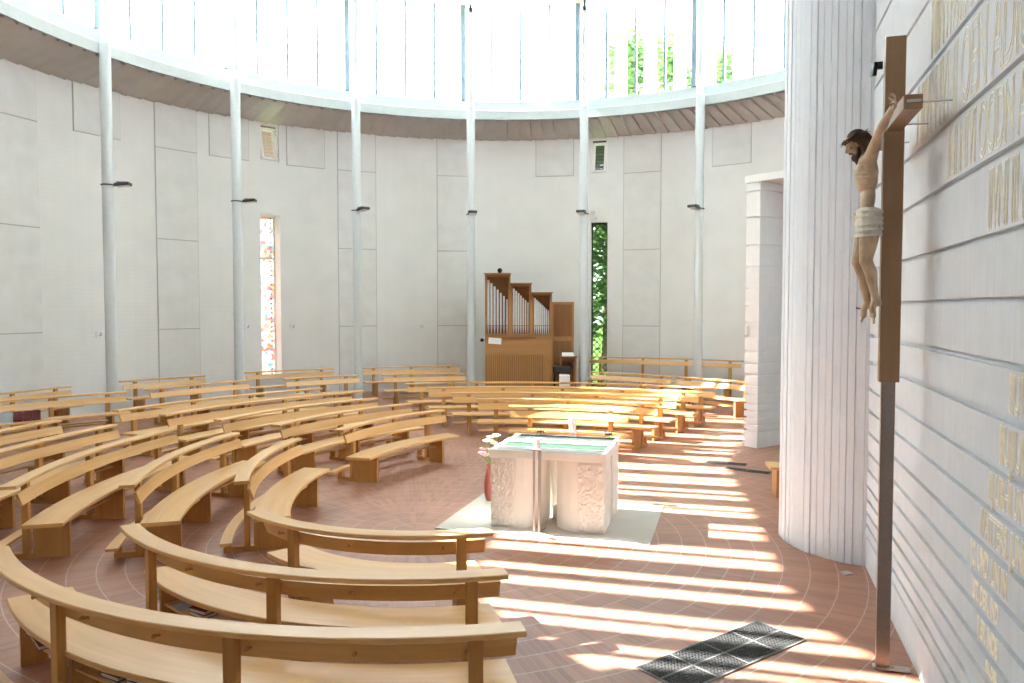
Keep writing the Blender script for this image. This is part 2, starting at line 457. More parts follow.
# slit windows
def slit_window(name, a0, a1, z0, z1, kind):
    root = D.objects.new(name, None); COL.objects.link(root); root['kind'] = 'structure'
    am = (a0 + a1) / 2; rg = RW + (.50 if kind == 'stained' else .25)
    root.location = polar(C0, rg, am, z0); o = root.location
    b = MB(o)
    for aa in (a0 + .12, a1 - .12):
        b.sweep(C0, [(rg - .03, z0), (rg + .03, z0), (rg + .03, z1), (rg - .03, z1)], radians(aa - .12), radians(aa + .12), 1)
    for zz in (z0 + .03, z1 - .03) + ((z0 + (z1 - z0) * .74,) if kind == 'stained' else ()):
        b.sweep(C0, [(rg - .03, zz - .03), (rg + .03, zz - .03), (rg + .03, zz + .03), (rg - .03, zz + .03)], radians(a0), radians(a1), 1)
    b.build('window_frame', M['lead'] if kind != 'stained' else M['white'], root)
    b = MB(o); b.sweep(C0, [(rg - .006, z0), (rg + .006, z0), (rg + .006, z1), (rg - .006, z1)], radians(a0), radians(a1), 2)
    b.build('pane', M['stained'] if kind == 'stained' else M['tinted'], root)
    b = MB(o)
    if kind == 'stained':
        n = 34
        for k in range(n):
            z = z0 + (z1 - z0) * (k + .5) / n; p = polar(C0, rg - .02, a0 + .62, z)
            b.box(p, (.05, .03, .055), rz3(radians(am + 90)))
        b.build('glass_chips', M['mullion'], root)
    else:
        w = radians(a1 - a0) * rg; n = 26; h = (z1 - z0) / n
        for k in range(n):
            for q in range(3):
                for sgn in (1, -1):
                    x0 = a0 + (a1 - a0) * q / 3; x1 = a0 + (a1 - a0) * (q + 1) / 3
                    za, zb = (z0 + h * k, z0 + h * (k + 1)); 
                    if sgn < 0: za, zb = zb, za
                    b.tube(polar(C0, rg - .015, x0, za), polar(C0, rg - .015, x1, zb), .015, None, 4, False)
        b.build('diamond_leading', M['lead'], root)
    return root
slit_window('window_1', *SLITS[0], 'stained')
slit_window('window_2', *SLITS[1], 'clear')
# tilting vents
def vent(name, a0, a1, z0, z1, louvre):
    root = D.objects.new(name, None); COL.objects.link(root); root['kind'] = 'structure'
    am = (a0 + a1) / 2; root.location = polar(C0, RW, am, z0); o = V(root.location)
    w = radians(a1 - a0) * RW; h = z1 - z0; R3 = rz3(radians(am + 90))
    def loc(x, d, z): return o + R3 @ V((x, -d, z))      # d>0 outward
    def frame(b, w_, h_, t, tr):
        for sx in (-1, 1): b.box(tr(sx * (w_ / 2 - t / 2), 0, h_ / 2), (t, .05, h_), tr.rot)
        for zz in (t / 2, h_ - t / 2): b.box(tr(0, 0, zz), (w_, .05, t), tr.rot)
    class T:
        def __init__(s, rot, org): s.rot = rot; s.org = org
        def __call__(s, x, y, z): return s.org + s.rot @ V((x, y, z))
    b = MB(o); t1 = T(R3, loc(0, .08, 0)); frame(b, w, h, .05, t1); b.build('vent_frame', M['white'], root)
    tilt = R3 @ Matrix.Rotation(radians(13), 3, 'X')     # bottom hinged, top leaning into the room
    t2 = T(tilt, loc(.0, .0, .05))
    b = MB(o); frame(b, w * .84, h * .9, .085, t2); b.build('vent_sash', M['white'], root)
    b = MB(o); b.box(t2(0, 0, h * .45), (w * .7, .008, h * .76), tilt); b.build('pane', M['glass'], root)
    if louvre:
        for k in range(10):
            b = MB(o); b.box(loc(0, .28, h * (k + .5) / 10), (w, .13, .02), R3 @ Matrix.Rotation(radians(38), 3, 'X'))
            b.build('louvre_slat', M['louvre'] if louvre == 1 else M['lead'], root)
    b = MB(o); b.tube(loc(.12, -.02, h), loc(.12, -.16, h - .02), .012); b.tube(loc(-w * .42, .03, 0.1), loc(-w * .42, -.1, .4), .008); b.build('stay', M['metal'], root)
vent('window_3', *VENTS[0], 1)
vent('window_4', *VENTS[1], 2)

# soffit, fascia ring, glazing, roof
def soffit():
    b = MB(); n = 180; sub = [0, .02, .10, .93, 1.0]; hz = [.0, .09, .09, .015, .0]
    Ra, Rb, za, zb = RW + .1, 10.2, HW - .03, 8.68
    rows = []
    for k in range(n):
        for f, h in list(zip(sub, hz))[:-1]:
            a = (k + f) * 2 * pi / n
            ra, rb = Ra, Rb - (.03 if .1 < f < .9 else 0)
            rows.append((b.vert((C0[0] + ra * cos(a), C0[1] + ra * sin(a), za - h * .4)), b.vert((C0[0] + rb * cos(a), C0[1] + rb * sin(a), zb - h))))
    m = len(rows)
    for i in range(m):
        j = (i + 1) % m
        b.face((rows[i][0], rows[i][1], rows[j][1], rows[j][0]))
    return b
struct('trim_1', soffit(), M['soffit'])
b = MB()   # concave fascia ring: lower band, mid ledge, sill
b.sweep(C0, [(10.18, 8.66), (10.20, 8.93), (10.24, 8.97), (10.34, 9.26), (10.50, 9.30), (11.9, 9.30), (11.9, 8.66)], 0, 2 * pi, 144, True, False)
struct('trim_2', b, M['trimring'])
ZG0 = 9.28
def ztop(a):  # head drops and closes out of view, shaped to cut the sun stripes
    a %= 360
    pts = [(0, 12.25), (203.5, 12.25), (206.4, 11.75), (209.2, 10.9), (209.3, 9.34), (290, 9.34), (310, 12.25), (360, 12.25)]
    for (p, u), (q, w) in zip(pts, pts[1:]):
        if p <= a <= q: return u + (w - u) * (a - p) / (q - p)
RG = 10.36
def glazing():
    root = D.objects.new('window_5', None); COL.objects.link(root); root['kind'] = 'structure'; root.location = (C0[0], C0[1], ZG0)
    o = V(root.location)
    thick = MB(o); thin = MB(o); pane = MB(o); fr = MB(o); head = MB(o); beads = MB(o)
    for k in range(72):
        a = 77.7 + 5 * k; zt = ztop(a)
        big = k % 4 == 0
        if zt > ZG0 + .1:
            bb = thick if big else thin
            bb.box(polar(C0, RG, a, (ZG0 + zt) / 2), (.15 if big else .065, .11, zt - ZG0), rz3(radians(a + 90)))
        zt2 = ztop(a + 2.5)
        if min(zt, zt2) > ZG0 + .15:
            pane.sweep(C0, [(RG - .005, ZG0), (RG + .005, ZG0), (RG + .005, zt), (RG - .005, zt)], radians(a), radians(a + 5), 2)
            zt3 = (zt + ztop(a + 5)) / 2
            fr.sweep(C0, [(RG + .03, ZG0), (RG + .036, ZG0), (RG + .036, zt3), (RG + .03, zt3)], radians(a + 1.45), radians(a + 3.6), 2)
        for q in range(5):
            e0, e1 = a + q, a + q + 1
            pr = [(RG - .1, 0), (RG + .3, 0)]
            za, zb = ztop(e0), ztop(e1)
            i = [head.vert(polar(C0, r, e, z)) for e, zl in ((e0, za), (e1, zb)) for r, z in ((RG - .1, zl), (RG + .2, zl), (RG + .2, 12.5), (RG - .1, 12.5))]
            for s_ in range(4):
                t_ = (s_ + 1) % 4
                head.face((i[s_], i[4 + s_], i[4 + t_], i[t_]))
    thick.build('main_mullion', M['mullion'], root); thin.build('mullion', M['mullion'], root)
    pane.build('glass_band', M['glass'], root); fr.build('frosted_strip', M['frost'], root)
    head.build('head_beam', M['trimring'], root)
glazing()
b = MB((C0[0], C0[1], 12.4)); b.lathe((C0[0], C0[1], 0), [(11.0, 12.32), (11.0, 12.62)], 72, False)
struct('ceiling', b, M['roofwhite'])
b = MB()
b.sweep(C0, [(9.1, 12.2), (10.3, 12.2), (10.3, 12.33), (9.1, 12.33)], 0, 2 * pi, 72, True, False)
struct('trim_3', b, M['soffit'])

# out-of-view left of the ring pushed outwards, shaped to place the floor sun stripes
def widen(a):
    a %= 360
    pts = [(0, 0), (177, 0), (187, .42), (196, 1.2), (202, 1.6), (206, 1.45), (210, 1.35), (245, 1.5), (290, 0), (360, 0)]
    for (p, u), (q, w) in zip(pts, pts[1:]):
        if p <= a <= q: return u + (w - u) * (a - p) / (q - p)
for ob in list(D.objects):
    r = ob
    while r.parent: r = r.parent
    if ob.type == 'MESH' and r.name in ('wall_round', 'trim_1', 'trim_2', 'trim_3', 'window_5', 'ceiling'):
        off = r.location
        for v in ob.data.vertices:
            x, y = v.co.x + off.x - C0[0], v.co.y + off.y - C0[1]; rr = hypot(x, y)
            if rr < .5: continue
            k = (rr + widen(math.degrees(atan2(y, x)))) / rr
            v.co.x, v.co.y = C0[0] + x * k - off.x, C0[1] + y * k - off.y
# choir behind the camera, closing walls
b = MB(); b.prism([(-7.5, -2.2), (-7.07, -2.2), (-7.07, 2.9), (-7.5, 2.9)], 0, 8.9); struct('wall_left', b, M['wall'])
b = MB(); b.prism([(-7.5, -2.2), (4, -2.2), (4, -1.9), (-7.5, -1.9)], 0, 8.9); struct('wall_back', b, M['wall'])
b = MB(); b.prism([(-7.5, -2.2), (4, -2.2), (4, 3.4), (0, 4.0), (-4, 4.2), (-7.5, 4.4)], 8.68, 8.9); struct('ceiling_choir', b, M['roofwhite'])

# straight wall on the right: courses with recessed joints, raised lettering
GZ = [.34, .46, .59, .73, .87, 1.05, 1.23, 1.44, 1.67, 1.90, 2.18, 2.46, 2.79, 3.14, 3.56, 3.97, 4.51, 5.02, 5.6, 6.2, 6.85, 7.55, 8.3, 9.1, 10, 11]
T0, T1 = -1.7, 8.92
def wp(t, off, z): return WV * t + WN * off + V((0, 0, z))
b = MB(); o_ = WOFF
zs = [0] + GZ + [12.4]; g = .019
prof = [(o_ + .3, 0)]
for i, z in enumerate(zs[1:-1]):
    prof += [(o_, z - g), (o_ + .034, z - g), (o_ + .034, z + g), (o_, z + g)]
prof = [(o_, 0)] + prof[1:] + [(o_, 12.4)]
cuts = [T0, 5.93, 5.945, T1]
for i in range(len(prof) - 1):
    (ra, za), (rb, zb) = prof[i], prof[i + 1]
    for c0, c1, dd in ((T0, 5.93, 0), (5.93, 5.942, .008), (5.942, T1, .004)):
        b.quadp([wp(c0, ra + dd, za), wp(c0, rb + dd, zb), wp(c1, rb + dd, zb), wp(c1, ra + dd, za)], [(c0, za), (c0, zb), (c1, zb), (c1, za)])
b.quadp([wp(T0, o_ + .3, 0), wp(T1, o_ + .3, 0), wp(T1, o_ + .3, 12.4), wp(T0, o_ + .3, 12.4)])
rwall = struct('wall_right', b, M['rwall'])
def lettering():
    out = MB()
    rows = [(5.02, 5.60, 'NIVIDEN', 'I', 5.2, .36), (4.51, 5.02, 'NIN IVDIIN IDE', 'NI', 4.95, .36), (3.97, 4.51, 'NIVN IVNI OEN', ' ADIU', 4.97, .42), (3.56, 3.97, 'INI NIVI OODN', ' A', 4.5, .42),
            (3.14, 3.56, 'IIVNI III', ' N', 4.4, .34), (2.18, 2.46, 'IIU', 'I', 4.3, .5), (1.90, 2.18, 'IIUJI', 'UIDN I', 4.36, .5), (1.67, 1.90, 'IIJ UR', 'HI UND', 4.5, .52),
            (1.44, 1.67, 'IVATTERS', '. JUND', 4.44, .5), (1.23, 1.44, 'JC. UND', '. LIN IN', 4.72, .5), (1.05, 1.23, 'IST. ', 'DER. IND', 4.86, .55), (.87, 1.05, 'IJ E', 'R. INDE', 4.8, .55), (.73, .87, 'II', 'N. DER', 4.7, .6)]
    for z0, z1, pre, suf, ta, asp in rows:
        h = (z1 - z0) - .075; S = h / .72
        for txt, left in ((pre, True), (suf, False)):
            cu = D.curves.new('t', 'FONT'); cu.body = txt; cu.size = 1; cu.fill_mode = 'NONE'
            cu.bevel_depth = (.0085 if z0 < 3 else .0085) / S; cu.bevel_resolution = 1; cu.resolution_u = 5; cu.space_character = .97
            if left: cu.align_x = 'RIGHT'
            ob = D.objects.new('t', cu); COL.objects.link(ob)
            bpy.context.view_layer.update()
            dg = bpy.context.evaluated_depsgraph_get(); me = D.meshes.new_from_object(ob.evaluated_get(dg))
            base = len(out.v)
            for v in me.vertices:
                x, y, z = v.co
                out.v.append(wp(ta - x * S * asp, WOFF + .004 - z * S, z0 + .045 + y * S))
            for p in me.polygons: out.face([base + i for i in p.vertices], None, True)
            D.objects.remove(ob); D.curves.remove(cu); D.meshes.remove(me)
    return out
lettering().build('raised_lettering', M['letter'], rwall)

# round concrete column at the end of the right wall
CC = (4.29, 9.12); CR = 1.07
def column():
    b = MB((CC[0], CC[1], 0)); pts = []; a = 0
    rnd = random.Random(3)
    while a < 2 * pi - .03:
        w = rnd.uniform(.065, .10); a2 = min(a + w, 2 * pi); off = rnd.uniform(-.006, .006); g = .005
        pts += [(a + .001, -.014), (a + g, off), (a2 - g, off), (a2 - .001, -.014)]; a = a2
    b0 = len(b.v); m = len(pts)
    for z in (0, 12.35):
        for a, d in pts: b.vert((CC[0] + (CR + d) * cos(a), CC[1] + (CR + d) * sin(a), z))
    for i in range(m):
        j = (i + 1) % m
        u0, u1 = pts[i][0] * CR, (pts[j][0] if j else 2 * pi) * CR
        b.face((b0 + i, b0 + j, b0 + m + j, b0 + m + i), [(u0, 0), (u1, 0), (u1, 12.35), (u0, 12.35)])
    return b
col = struct('wall_column', column(), M['column'])

# portal behind the column
P1, P2, P3, P4 = (4.62, 15.46), (4.80, 15.18), (7.4, 17.0), (7.2, 17.3)
b = MB()
zz = [0] + [z for z in GZ if z < 5.15] + [5.2]
for i, (z0, z1) in enumerate(zip(zz, zz[1:])):
    b.prism([P1, P2, P3, P4], z0 + (.022 if i else 0), z1 - .022)
q = lambda P, d: (P[0] + d[0], P[1] + d[1])
b.prism([q(P1, (.05, -.01)), q(P2, (.02, .05)), q(P3, (-.02, .04)), q(P4, (.03, -.03))], 0, 5.2)
struct('wall_passage', b, M['pier'])
b = MB(); b.prism([(4.58, 15.46), (6.6, 12.9), (8.5, 13.5), (8.5, 17.2), (7.3, 17.3)], 5.2, 5.34)
struct('trim_4', b, M['pier'])

# slab under the altar (flush stone)
b = MB((.6, 10.2, 0)); b.prism([(-.96, 9.61), (1.57, 8.84), (2.11, 10.74), (-.40, 11.5)], -.02, .012)
struct('floor_slab', b, M['slab'])

# ------------------------------------------------------------------ roof columns with floodlights
POLES = [(-9.51, 18.49), (-7.47, 21.32), (-4.62, 23.34), (-1.27, 24.32), (2.21, 24.17), (5.46, 22.89)]
PL = ['leftmost slim pale grey roof column, near the left edge', 'slim pale grey roof column just left of the left slit window',
      'slim pale grey roof column just right of the left slit window', 'slim pale grey roof column just left of the organ',
      'slim pale grey roof column between the organ and the right slit window', 'rightmost slim pale grey roof column, near the passage pier']
FL = ['dark floodlight on the leftmost roof column', 'dark floodlight on the roof column left of the left slit window', 'dark floodlight on the roof column right of the left slit window',
      'dark floodlight on the roof column just left of the organ', 'dark floodlight on the roof column above the organ\'s right side', 'dark floodlight on the rightmost roof column']
FDIR = [8, 6, -45, -80, -108, -130]
for i, (x, y) in enumerate(POLES):
    t = thing('roof_column', PL[i], 'column', (x, y, 0), 0, 'slim grey roof columns')
    b = MB(); b.lathe((0, 0, 0), [(.13, 0), (.13, 8.9)], 20); b.build('lower_shaft', M['pole'], t)
    b = MB(); b.lathe((0, 0, 0), [(.13, 8.9), (.10, 8.98), (.085, 9.0), (.085, 11.75), (.04, 11.8)], 20); b.build('upper_shaft', M['pole'], t)
    b = MB(); b.tube((0, 0, 11.8), (0, 0, 12.2), .035); b.tube((0, 0, 11.8), (0, 0, 11.93), .06); b.build('pin_bearing', M['dark_metal'], t)
    b = MB(); b.lathe((0, 0, 0), [(.19, 0), (.19, .02)], 20); b.build('base_plate', M['metal'], t)
    a = radians(FDIR[i]); f = thing('floodlight', FL[i], 'floodlight', (x, y, 5.66), a, 'floodlights on the roof columns')
    b = MB(); b.lathe((0, 0, 0), [(.145, -.035), (.145, -.005)], 20) if 0 else b.sweep((0, 0), [(.134, -.035), (.152, -.035), (.152, -.005), (.134, -.005)], 0, 2 * pi, 20); b.build('clamp_ring', M['dark_metal'], f)
    b = MB(); Rt = Matrix.Rotation(radians(-6), 3, 'Y')
    b.box((.34, 0, .0), (.34, .26, .075), Rt, .015); b.box((.205, 0, -.02), (.11, .06, .03))
    for k in range(5): b.box((.24 + k * .05, 0, .045), (.012, .24, .03), Rt)
    b.build('lamp_housing', M['dark_metal'], f)
    b = MB(); b.box((.345, 0, -.042), (.27, .2, .008), Rt); b.build('lamp_glass', M['metal'], f)
# white ceiling reflectors
for nm, (x, y, z, r), lab in ((0, (-.25, 23.3, 11.66, 1.35), 'shallow white ceiling reflector above the organ'), (1, (3.05, 23.2, 11.76, 1.15), 'shallow white ceiling reflector right of the organ')):
    t = thing('ceiling_reflector', lab, 'ceiling reflector', (x, y, z), 0, 'white ceiling reflectors')
    b = MB(); pr = []
    for k in range(9):
        e = k / 8 * pi / 2; pr.append((r * sin(e) + .001, .45 * (1 - cos(e))))
    b.lathe((0, 0, 0), pr + [(r, .5), (.001, .5)], 40); b.build('reflector_dish', M['dish'], t)
    b = MB(); b.tube((0, 0, .45), (0, 0, 12.33 - z), .04); b.build('hanger', M['metal'], t)

# ------------------------------------------------------------------ benches
def rect(u0, u1, z0, z1, c=.006):
    return [(u0 + c, z0), (u1 - c, z0), (u1, z0 + c), (u1, z1 - c), (u1 - c, z1), (u0 + c, z1), (u0, z1 - c), (u0, z0 + c)]
BEN = {}
def bench(key, c, Rf, a0, a1, label, group, posts=None, cap=.88, kneel=True, shelf=True, pegs=False, zoff=0, name='curved_bench', seatz=.46, sw=.40, seat_ex=0, shelf_in=.41, panels=()):
    am = (a0 + a1) / 2; o = polar(c, Rf + .25, am)
    t = thing(name, label, 'bench', o, 0, group)
    Lr = radians(a1 - a0) * (Rf + .3); n = max(6, int(Lr / .11))
    def arc(nm, prof, e0=0, e1=0, mat='wood'):
        b = MB(o); b.sweep(c, [(Rf + u, z) for u, z in prof], radians(a0) + e0 / Rf, radians(a1) - e1 / Rf, n)
        return b.build(nm, M[mat], t)
    arc('seat', rect(0, sw + seat_ex, seatz - .042, seatz))
    arc('backrest', [(sw - .02, cap - .215), (sw + .008, cap - .22), (sw + .052, cap - .095), (sw + .024, cap - .09)], .02, .02)
    arc('book_rest', rect(sw + .03, sw + .19, cap - .036, cap))
    if kneel: arc('kneeler', rect(.62, .745, .165, .198, .004), .05, .05)
    if shelf: arc('shelf', rect(.16, sw - .02, .285, .303, .003), shelf_in, shelf_in)
    if posts is None:
        k = max(2, round((Lr - .7) / 1.35) + 1); ins = math.degrees(.36 / Rf)
        posts = [a0 + ins + (a1 - a0 - 2 * ins) * i / (k - 1) for i in range(k)]
    for a in posts:
        Rz = rz3(radians(a))
        b = MB(o); b.box(polar(c, Rf + sw + .075, a, (cap - .036) / 2), (.065, .085, cap - .036), Rz, .004); b.build('post', M['wood_side'], t)
        b = MB(o); b.box(polar(c, Rf + .02 + sw / 2, a, (seatz - .042) / 2), (sw - .03, .045, seatz - .042), Rz); b.build('end_panel', M['wood_side'], t)
        if kneel:
            b = MB(o); b.box(polar(c, Rf + .545, a, .03), (.37, .07, .06), Rz); b.box(polar(c, Rf + .685, a, .1125), (.07, .06, .105), Rz)
            b.build('kneeler_support', M['wood_side'], t)
    for a in panels:
        b = MB(o); b.box(polar(c, Rf + .02 + sw / 2, a, (seatz - .042) / 2), (sw - .03, .045, seatz - .042), rz3(radians(a))); b.build('end_panel', M['wood_side'], t)
    if pegs:
        s = math.degrees(.52 / Rf); k = int((a1 - a0) / s)
        for i in range(k):
            a = a0 + (a1 - a0) * (i + .5) / k; p = polar(c, Rf + sw + .03, a, .73); d = polar((0, 0), 1, a)
            b = MB(o); b.tube(p, p + d * .05 + V((0, 0, .012)), .009, .011, 8); b.ell(p + d * .052 + V((0, 0, .012)), (.016, .016, .016), None, 8, 6)
            b.build('coat_peg', M['wood_side'], t)
    BEN[key] = (c, Rf, a0, a1, t)
    return t
CA = (-.82, 8.42); GA = 'three nearest curved benches'
bench('A1', CA, 3.49, -143.3, -77.2, 'nearest curved bench, cut by the left and bottom edges, hymnals on its shelf', GA, [-124, -102.3, -81.2], pegs=True, panels=(-139.5,), seat_ex=.06, shelf_in=.06)
bench('A2', CA, 2.53, -144.9, -75.2, 'second curved bench from the camera, grey booklet on its shelf', GA, [-135.5, -107.5, -79.8], pegs=True, shelf_in=.06)
bench('A3', CA, 1.50, -141, -71.5, 'small tightly curved bench nearest the altar among the three foreground benches', GA, [-124, -78.5], pegs=True)
CB = (2.45, 10.1); GB = 'five curved benches at the left'
for k, (R, a0, a1, lab) in enumerate([
    (5.14, 169.3, 198, 'front bench of the left block, its shiny seat nearest the open floor'),
    (6.29, 166.6, 196.5, 'second bench of the left block, directly behind the front one'),
    (7.48, 165.7, 194.5, 'third bench of the left block, its whole near end panel in view'),
    (8.67, 164.8, 193, 'fourth bench of the left block, cut by the left edge'),
    (9.96, 163.9, 191, 'rearmost bench of the left block, only a short end showing at the left edge')]):
    bench('B%d' % (k + 1), CB, R, a0, a1, lab, GB)
CCn = (1.5, 11.08); GC = 'five curved benches before the left slit window'
for k, (R, a0, a1, lab) in enumerate([
    (3.74, 130.5, 168.5, 'front bench of the middle block, its seat facing the open brick floor'),
    (4.95, 129.8, 165.7, 'second bench of the middle block, behind the one facing the open floor'),
    (6.22, 130.1, 163.2, 'third bench of the middle block, in its centre row'),
    (7.55, 129.2, 161.5, 'fourth bench of the middle block, before the rearmost one'),
    (8.80, 129.9, 160.3, 'rearmost and longest bench of the middle block')]):
    bench('C%d' % (k + 1), CCn, R, a0, a1, lab, GC)
CD = (-.13, 10.8); GD = 'five curved benches between the altar and the organ'
for k, (R, a0, a1, lab) in enumerate([
    (3.60, 55.5, 89, 'short bench directly behind the altar'),
    (4.80, 55.1, 96.5, 'second bench behind the altar, sunlit at its right end'),
    (5.98, 56.2, 100.8, 'third bench behind the altar, sunlit at its right end'),
    (7.22, 56.1, 104, 'fourth bench behind the altar, sunlit at its right end'),
    (8.40, 56.3, 106.4, 'fifth and longest bench behind the altar, nearest the organ')]):
    bench('D%d' % (k + 1), CD, R, a0, a1, lab, GD)
def wall_bench(key, p0, p1, R, lab, group, **kw):
    """bench given by the two ends of the back edge of its book rest and a radius"""
    p0, p1 = V((*p0, 0)), V((*p1, 0)); m = (p0 + p1) / 2; ch = (p1 - p0).length
    d = (p1 - p0).normalized(); nrm = V((d.y, -d.x, 0))
    if nrm.dot(V((*C0, 0)) - m) < 0: nrm.negate()
    c = m + nrm * sqrt(R * R - ch * ch / 4)
    a = sorted(math.degrees(atan2(p.y - c.y, p.x - c.x)) % 360 for p in (p0, p1))
    return bench(key, (c.x, c.y), R - .59, a[0], a[1], lab, group, **kw)
GE = 'benches along the round wall'
wall_bench('E1', polar(C0, 11.45, 168)[:2], (-10.72, 18.72), 11.4, 'bench against the round wall at the left edge', GE, kneel=False, shelf=False)
wall_bench('E2', (-10.75, 15.3), (-8.72, 17.5), 10, 'bench at the left edge carrying piles of red hymnals', GE)
wall_bench('E3', (-10.1, 19.95), (-8.62, 21.73), 11.2, 'wall bench between the two leftmost roof columns', GE, kneel=False, shelf=False)
wall_bench('E4', (-8.49, 17.95), (-6.93, 20.28), 10, 'bench one row in front of the wall bench between the two leftmost columns', GE)
wall_bench('E5', (-7.85, 22.75), (-5.6, 24.3), 11.2, 'wall bench below the left slit window', GE, kneel=False, shelf=False)
wall_bench('E6', (-6.11, 20.67), (-4.35, 21.95), 9.4, 'bench one row in front of the left slit window, leaflet on its seat', GE)
wall_bench('E7', (-4.75, 24.45), (-1.72, 25.5), 11.2, 'wall bench between the left slit window and the organ', GE, kneel=False, shelf=False)
wall_bench('E8', (-3.70, 22.0), (-1.32, 22.55), 9.6, 'bench just left of the organ, one row from the wall', GE)
wall_bench('F2', (2.39, 23.0), (4.5, 21.4), 9.6, 'bench below the right slit window, before the high-backed wall bench', GE)
wall_bench('F1', polar(C0, 11.3, 76.2)[:2], polar(C0, 11.3, 51.0)[:2], 11.3, 'long high-backed bench against the wall right of the organ', GE, kneel=False, shelf=False, cap=1.17)
wall_bench('F3', (4.58, 21.35), (6.25, 19.5), 9.6, 'bench before the high-backed wall bench, beside the passage pier', GE)
# stool-like bench end by the column
t = thing('side_bench', 'small light wooden bench half hidden by the white round column', 'bench', (4.25, 11.3, 0), radians(-8))
b = MB(); b.box((.05, 0, .435), (1.1, .42, .045), None, .005); b.build('seat', M['wood'], t)
for x in (-.38, .45):
    b = MB(); b.box((x, 0, .206), (.05, .36, .412)); b.build('end_panel', M['wood_side'], t)
b = MB(); b.box((.03, 0, .3), (.8, .03, .12)); b.build('stretcher', M['wood_side'], t)

# ------------------------------------------------------------------ books
def book(p, rz, size, cover, label, group=None, name='hymnal'):
    t = thing(name, label, 'book', p, rz, group); w, l, h = size
    b = MB()
    b.box((0, 0, .002), (w, l, .004)); b.box((0, 0, h - .002), (w, l, .004)); b.box((-w / 2 + .002, 0, h / 2), (.004, l, h))
    b.build('cover', M[cover], t)
    b = MB(); b.box((.002, 0, h / 2), (w - .012, l - .012, h - .008)); b.build('page_block', M['pages'] if cover != 'greybook' else M['paper'], t)
    return t
def on_shelf(key, a, u, z, rot, size, cover, label, group=None, name='hymnal'):
    c, Rf = BEN[key][:2]
    return book(polar(c, Rf + u, a, z), radians(a + rot), size, cover, label, group, name)
HB = (.13, .19, .032)
zsf = .3035
for k in range(2): on_shelf('A1', -135.4, .32, zsf + .0325 * k, 8 + 5 * k, HB, 'redbook', ['lower dark red hymnal left of the first post on the nearest bench shelf', 'upper dark red hymnal left of the first post on the nearest bench shelf'][k], 'hymnals on the nearest bench shelf')
on_shelf('A1', -132.2, .34, zsf, -6, HB, 'redbook', 'single dark red hymnal touching the first post of the nearest bench', 'hymnals on the nearest bench shelf')
on_shelf('A1', -142.0, .30, zsf, 4, (.15, .16, .02), 'greybook', 'pale grey booklet at the far left end of the nearest bench shelf', None, 'booklet')
on_shelf('A1', -127.2, .31, zsf, 14, (.16, .22, .022), 'greybook', 'pale grey booklet right of the post on the nearest bench shelf', None, 'booklet')
for j, a in enumerate((-118.5, -114.6, -110.6)):
    for k in range(2):
        on_shelf('A1', a, .29, zsf + .0325 * k, 4 * k - 3 * j, HB, 'redbook', ['lower', 'upper'][k] + ' dark red hymnal of the ' + ['left', 'middle', 'right'][j] + ' pile at the nearest bench bottom edge', 'hymnals on the nearest bench shelf')
on_shelf('A2', -140.2, .29, zsf, 4, (.15, .20, .022), 'greybook', 'pale grey booklet on the second bench shelf', None, 'booklet')
on_shelf('A2', -131.2, .31, zsf, 0, (.12, .17, .006), 'greybook', 'thin white leaflet on the second bench shelf', None, 'leaflet')
for k in range(2): on_shelf('A2', -125.6, .29, zsf + .0325 * k, 6 * k, HB, 'redbook', ['lower', 'upper'][k] + ' dark red hymnal on the second bench shelf', 'hymnals on the second bench shelf')
c, Rf, a0, a1, _ = BEN['E2']
for j, dj in enumerate((2.3, 3.25, 4.3, 5.3, 6.3)):
    aj = a1 - dj
    for k in range(6):
        if j < 2:
            book(polar(c, Rf + .17, aj, .461 + k * .0335), radians(aj + random.uniform(-3, 3)), (.15, .15, .033), 'greybook', 'pale booklet in the two piles at the far left end of a back bench', 'pale booklets piled at the left edge', 'booklet')
        else:
            book(polar(c, Rf + .17, aj, .461 + k * .0335), radians(aj + random.uniform(-3, 3)), (.14, .145, .033), 'redbook', 'dark red hymnal in the row of piles on the left edge bench', 'red hymnals piled at the left edge')
c, Rf, a0, a1, _ = BEN['E6']
book(polar(c, Rf + .2, a1 - 2.5, .461), radians(a1 + 80), (.34, .30, .02), 'greybook', 'large pale sheet lying on the bench before the left slit window', None, 'leaflet')

# ------------------------------------------------------------------ altar
AE1 = V((.9640, -.2660, 0)); AE2 = V((.2660, .9640, 0)); AO = V((-.29, 9.70, 0)); AW, AD, AH = 1.47, 1.28, .985
art = atan2(AE1.y, AE1.x)
alt = thing('altar', 'square pale stone altar of rough pillars under a thin slab', 'altar', AO, art)
b = MB(); b.box((AW / 2, AD / 2, AH - .05), (AW, AD, .10), None, .006); b.build('altar_slab', M['altar'], alt)
def pillar(cx, cy, sx, sy):
    # outer corner at (cx,cy); sx,sy point inwards; rounded splay on the inner side
    lx, ly = .64, .55
    pts = [(0, 0), (.33, 0), (.42, .02), (.53, .08), (.61, .18), (.65, .32), (.64, ly), (0, ly)]
    b = MB(); poly = [(cx + sx * x * lx / .64, cy + sy * y) for x, y in pts]
    if sx * sy < 0: poly.reverse()
    b.prism(poly, .012, AH - .1)
    return b
for (x, y, sx, sy) in ((.02, .02, 1, 1), (AW - .02, .02, -1, 1), (AW - .02, AD - .02, -1, -1), (.02, AD - .02, 1, -1)):
    pillar(x, y, sx, sy).build('pillar', M['altar'], alt)
b = MB()
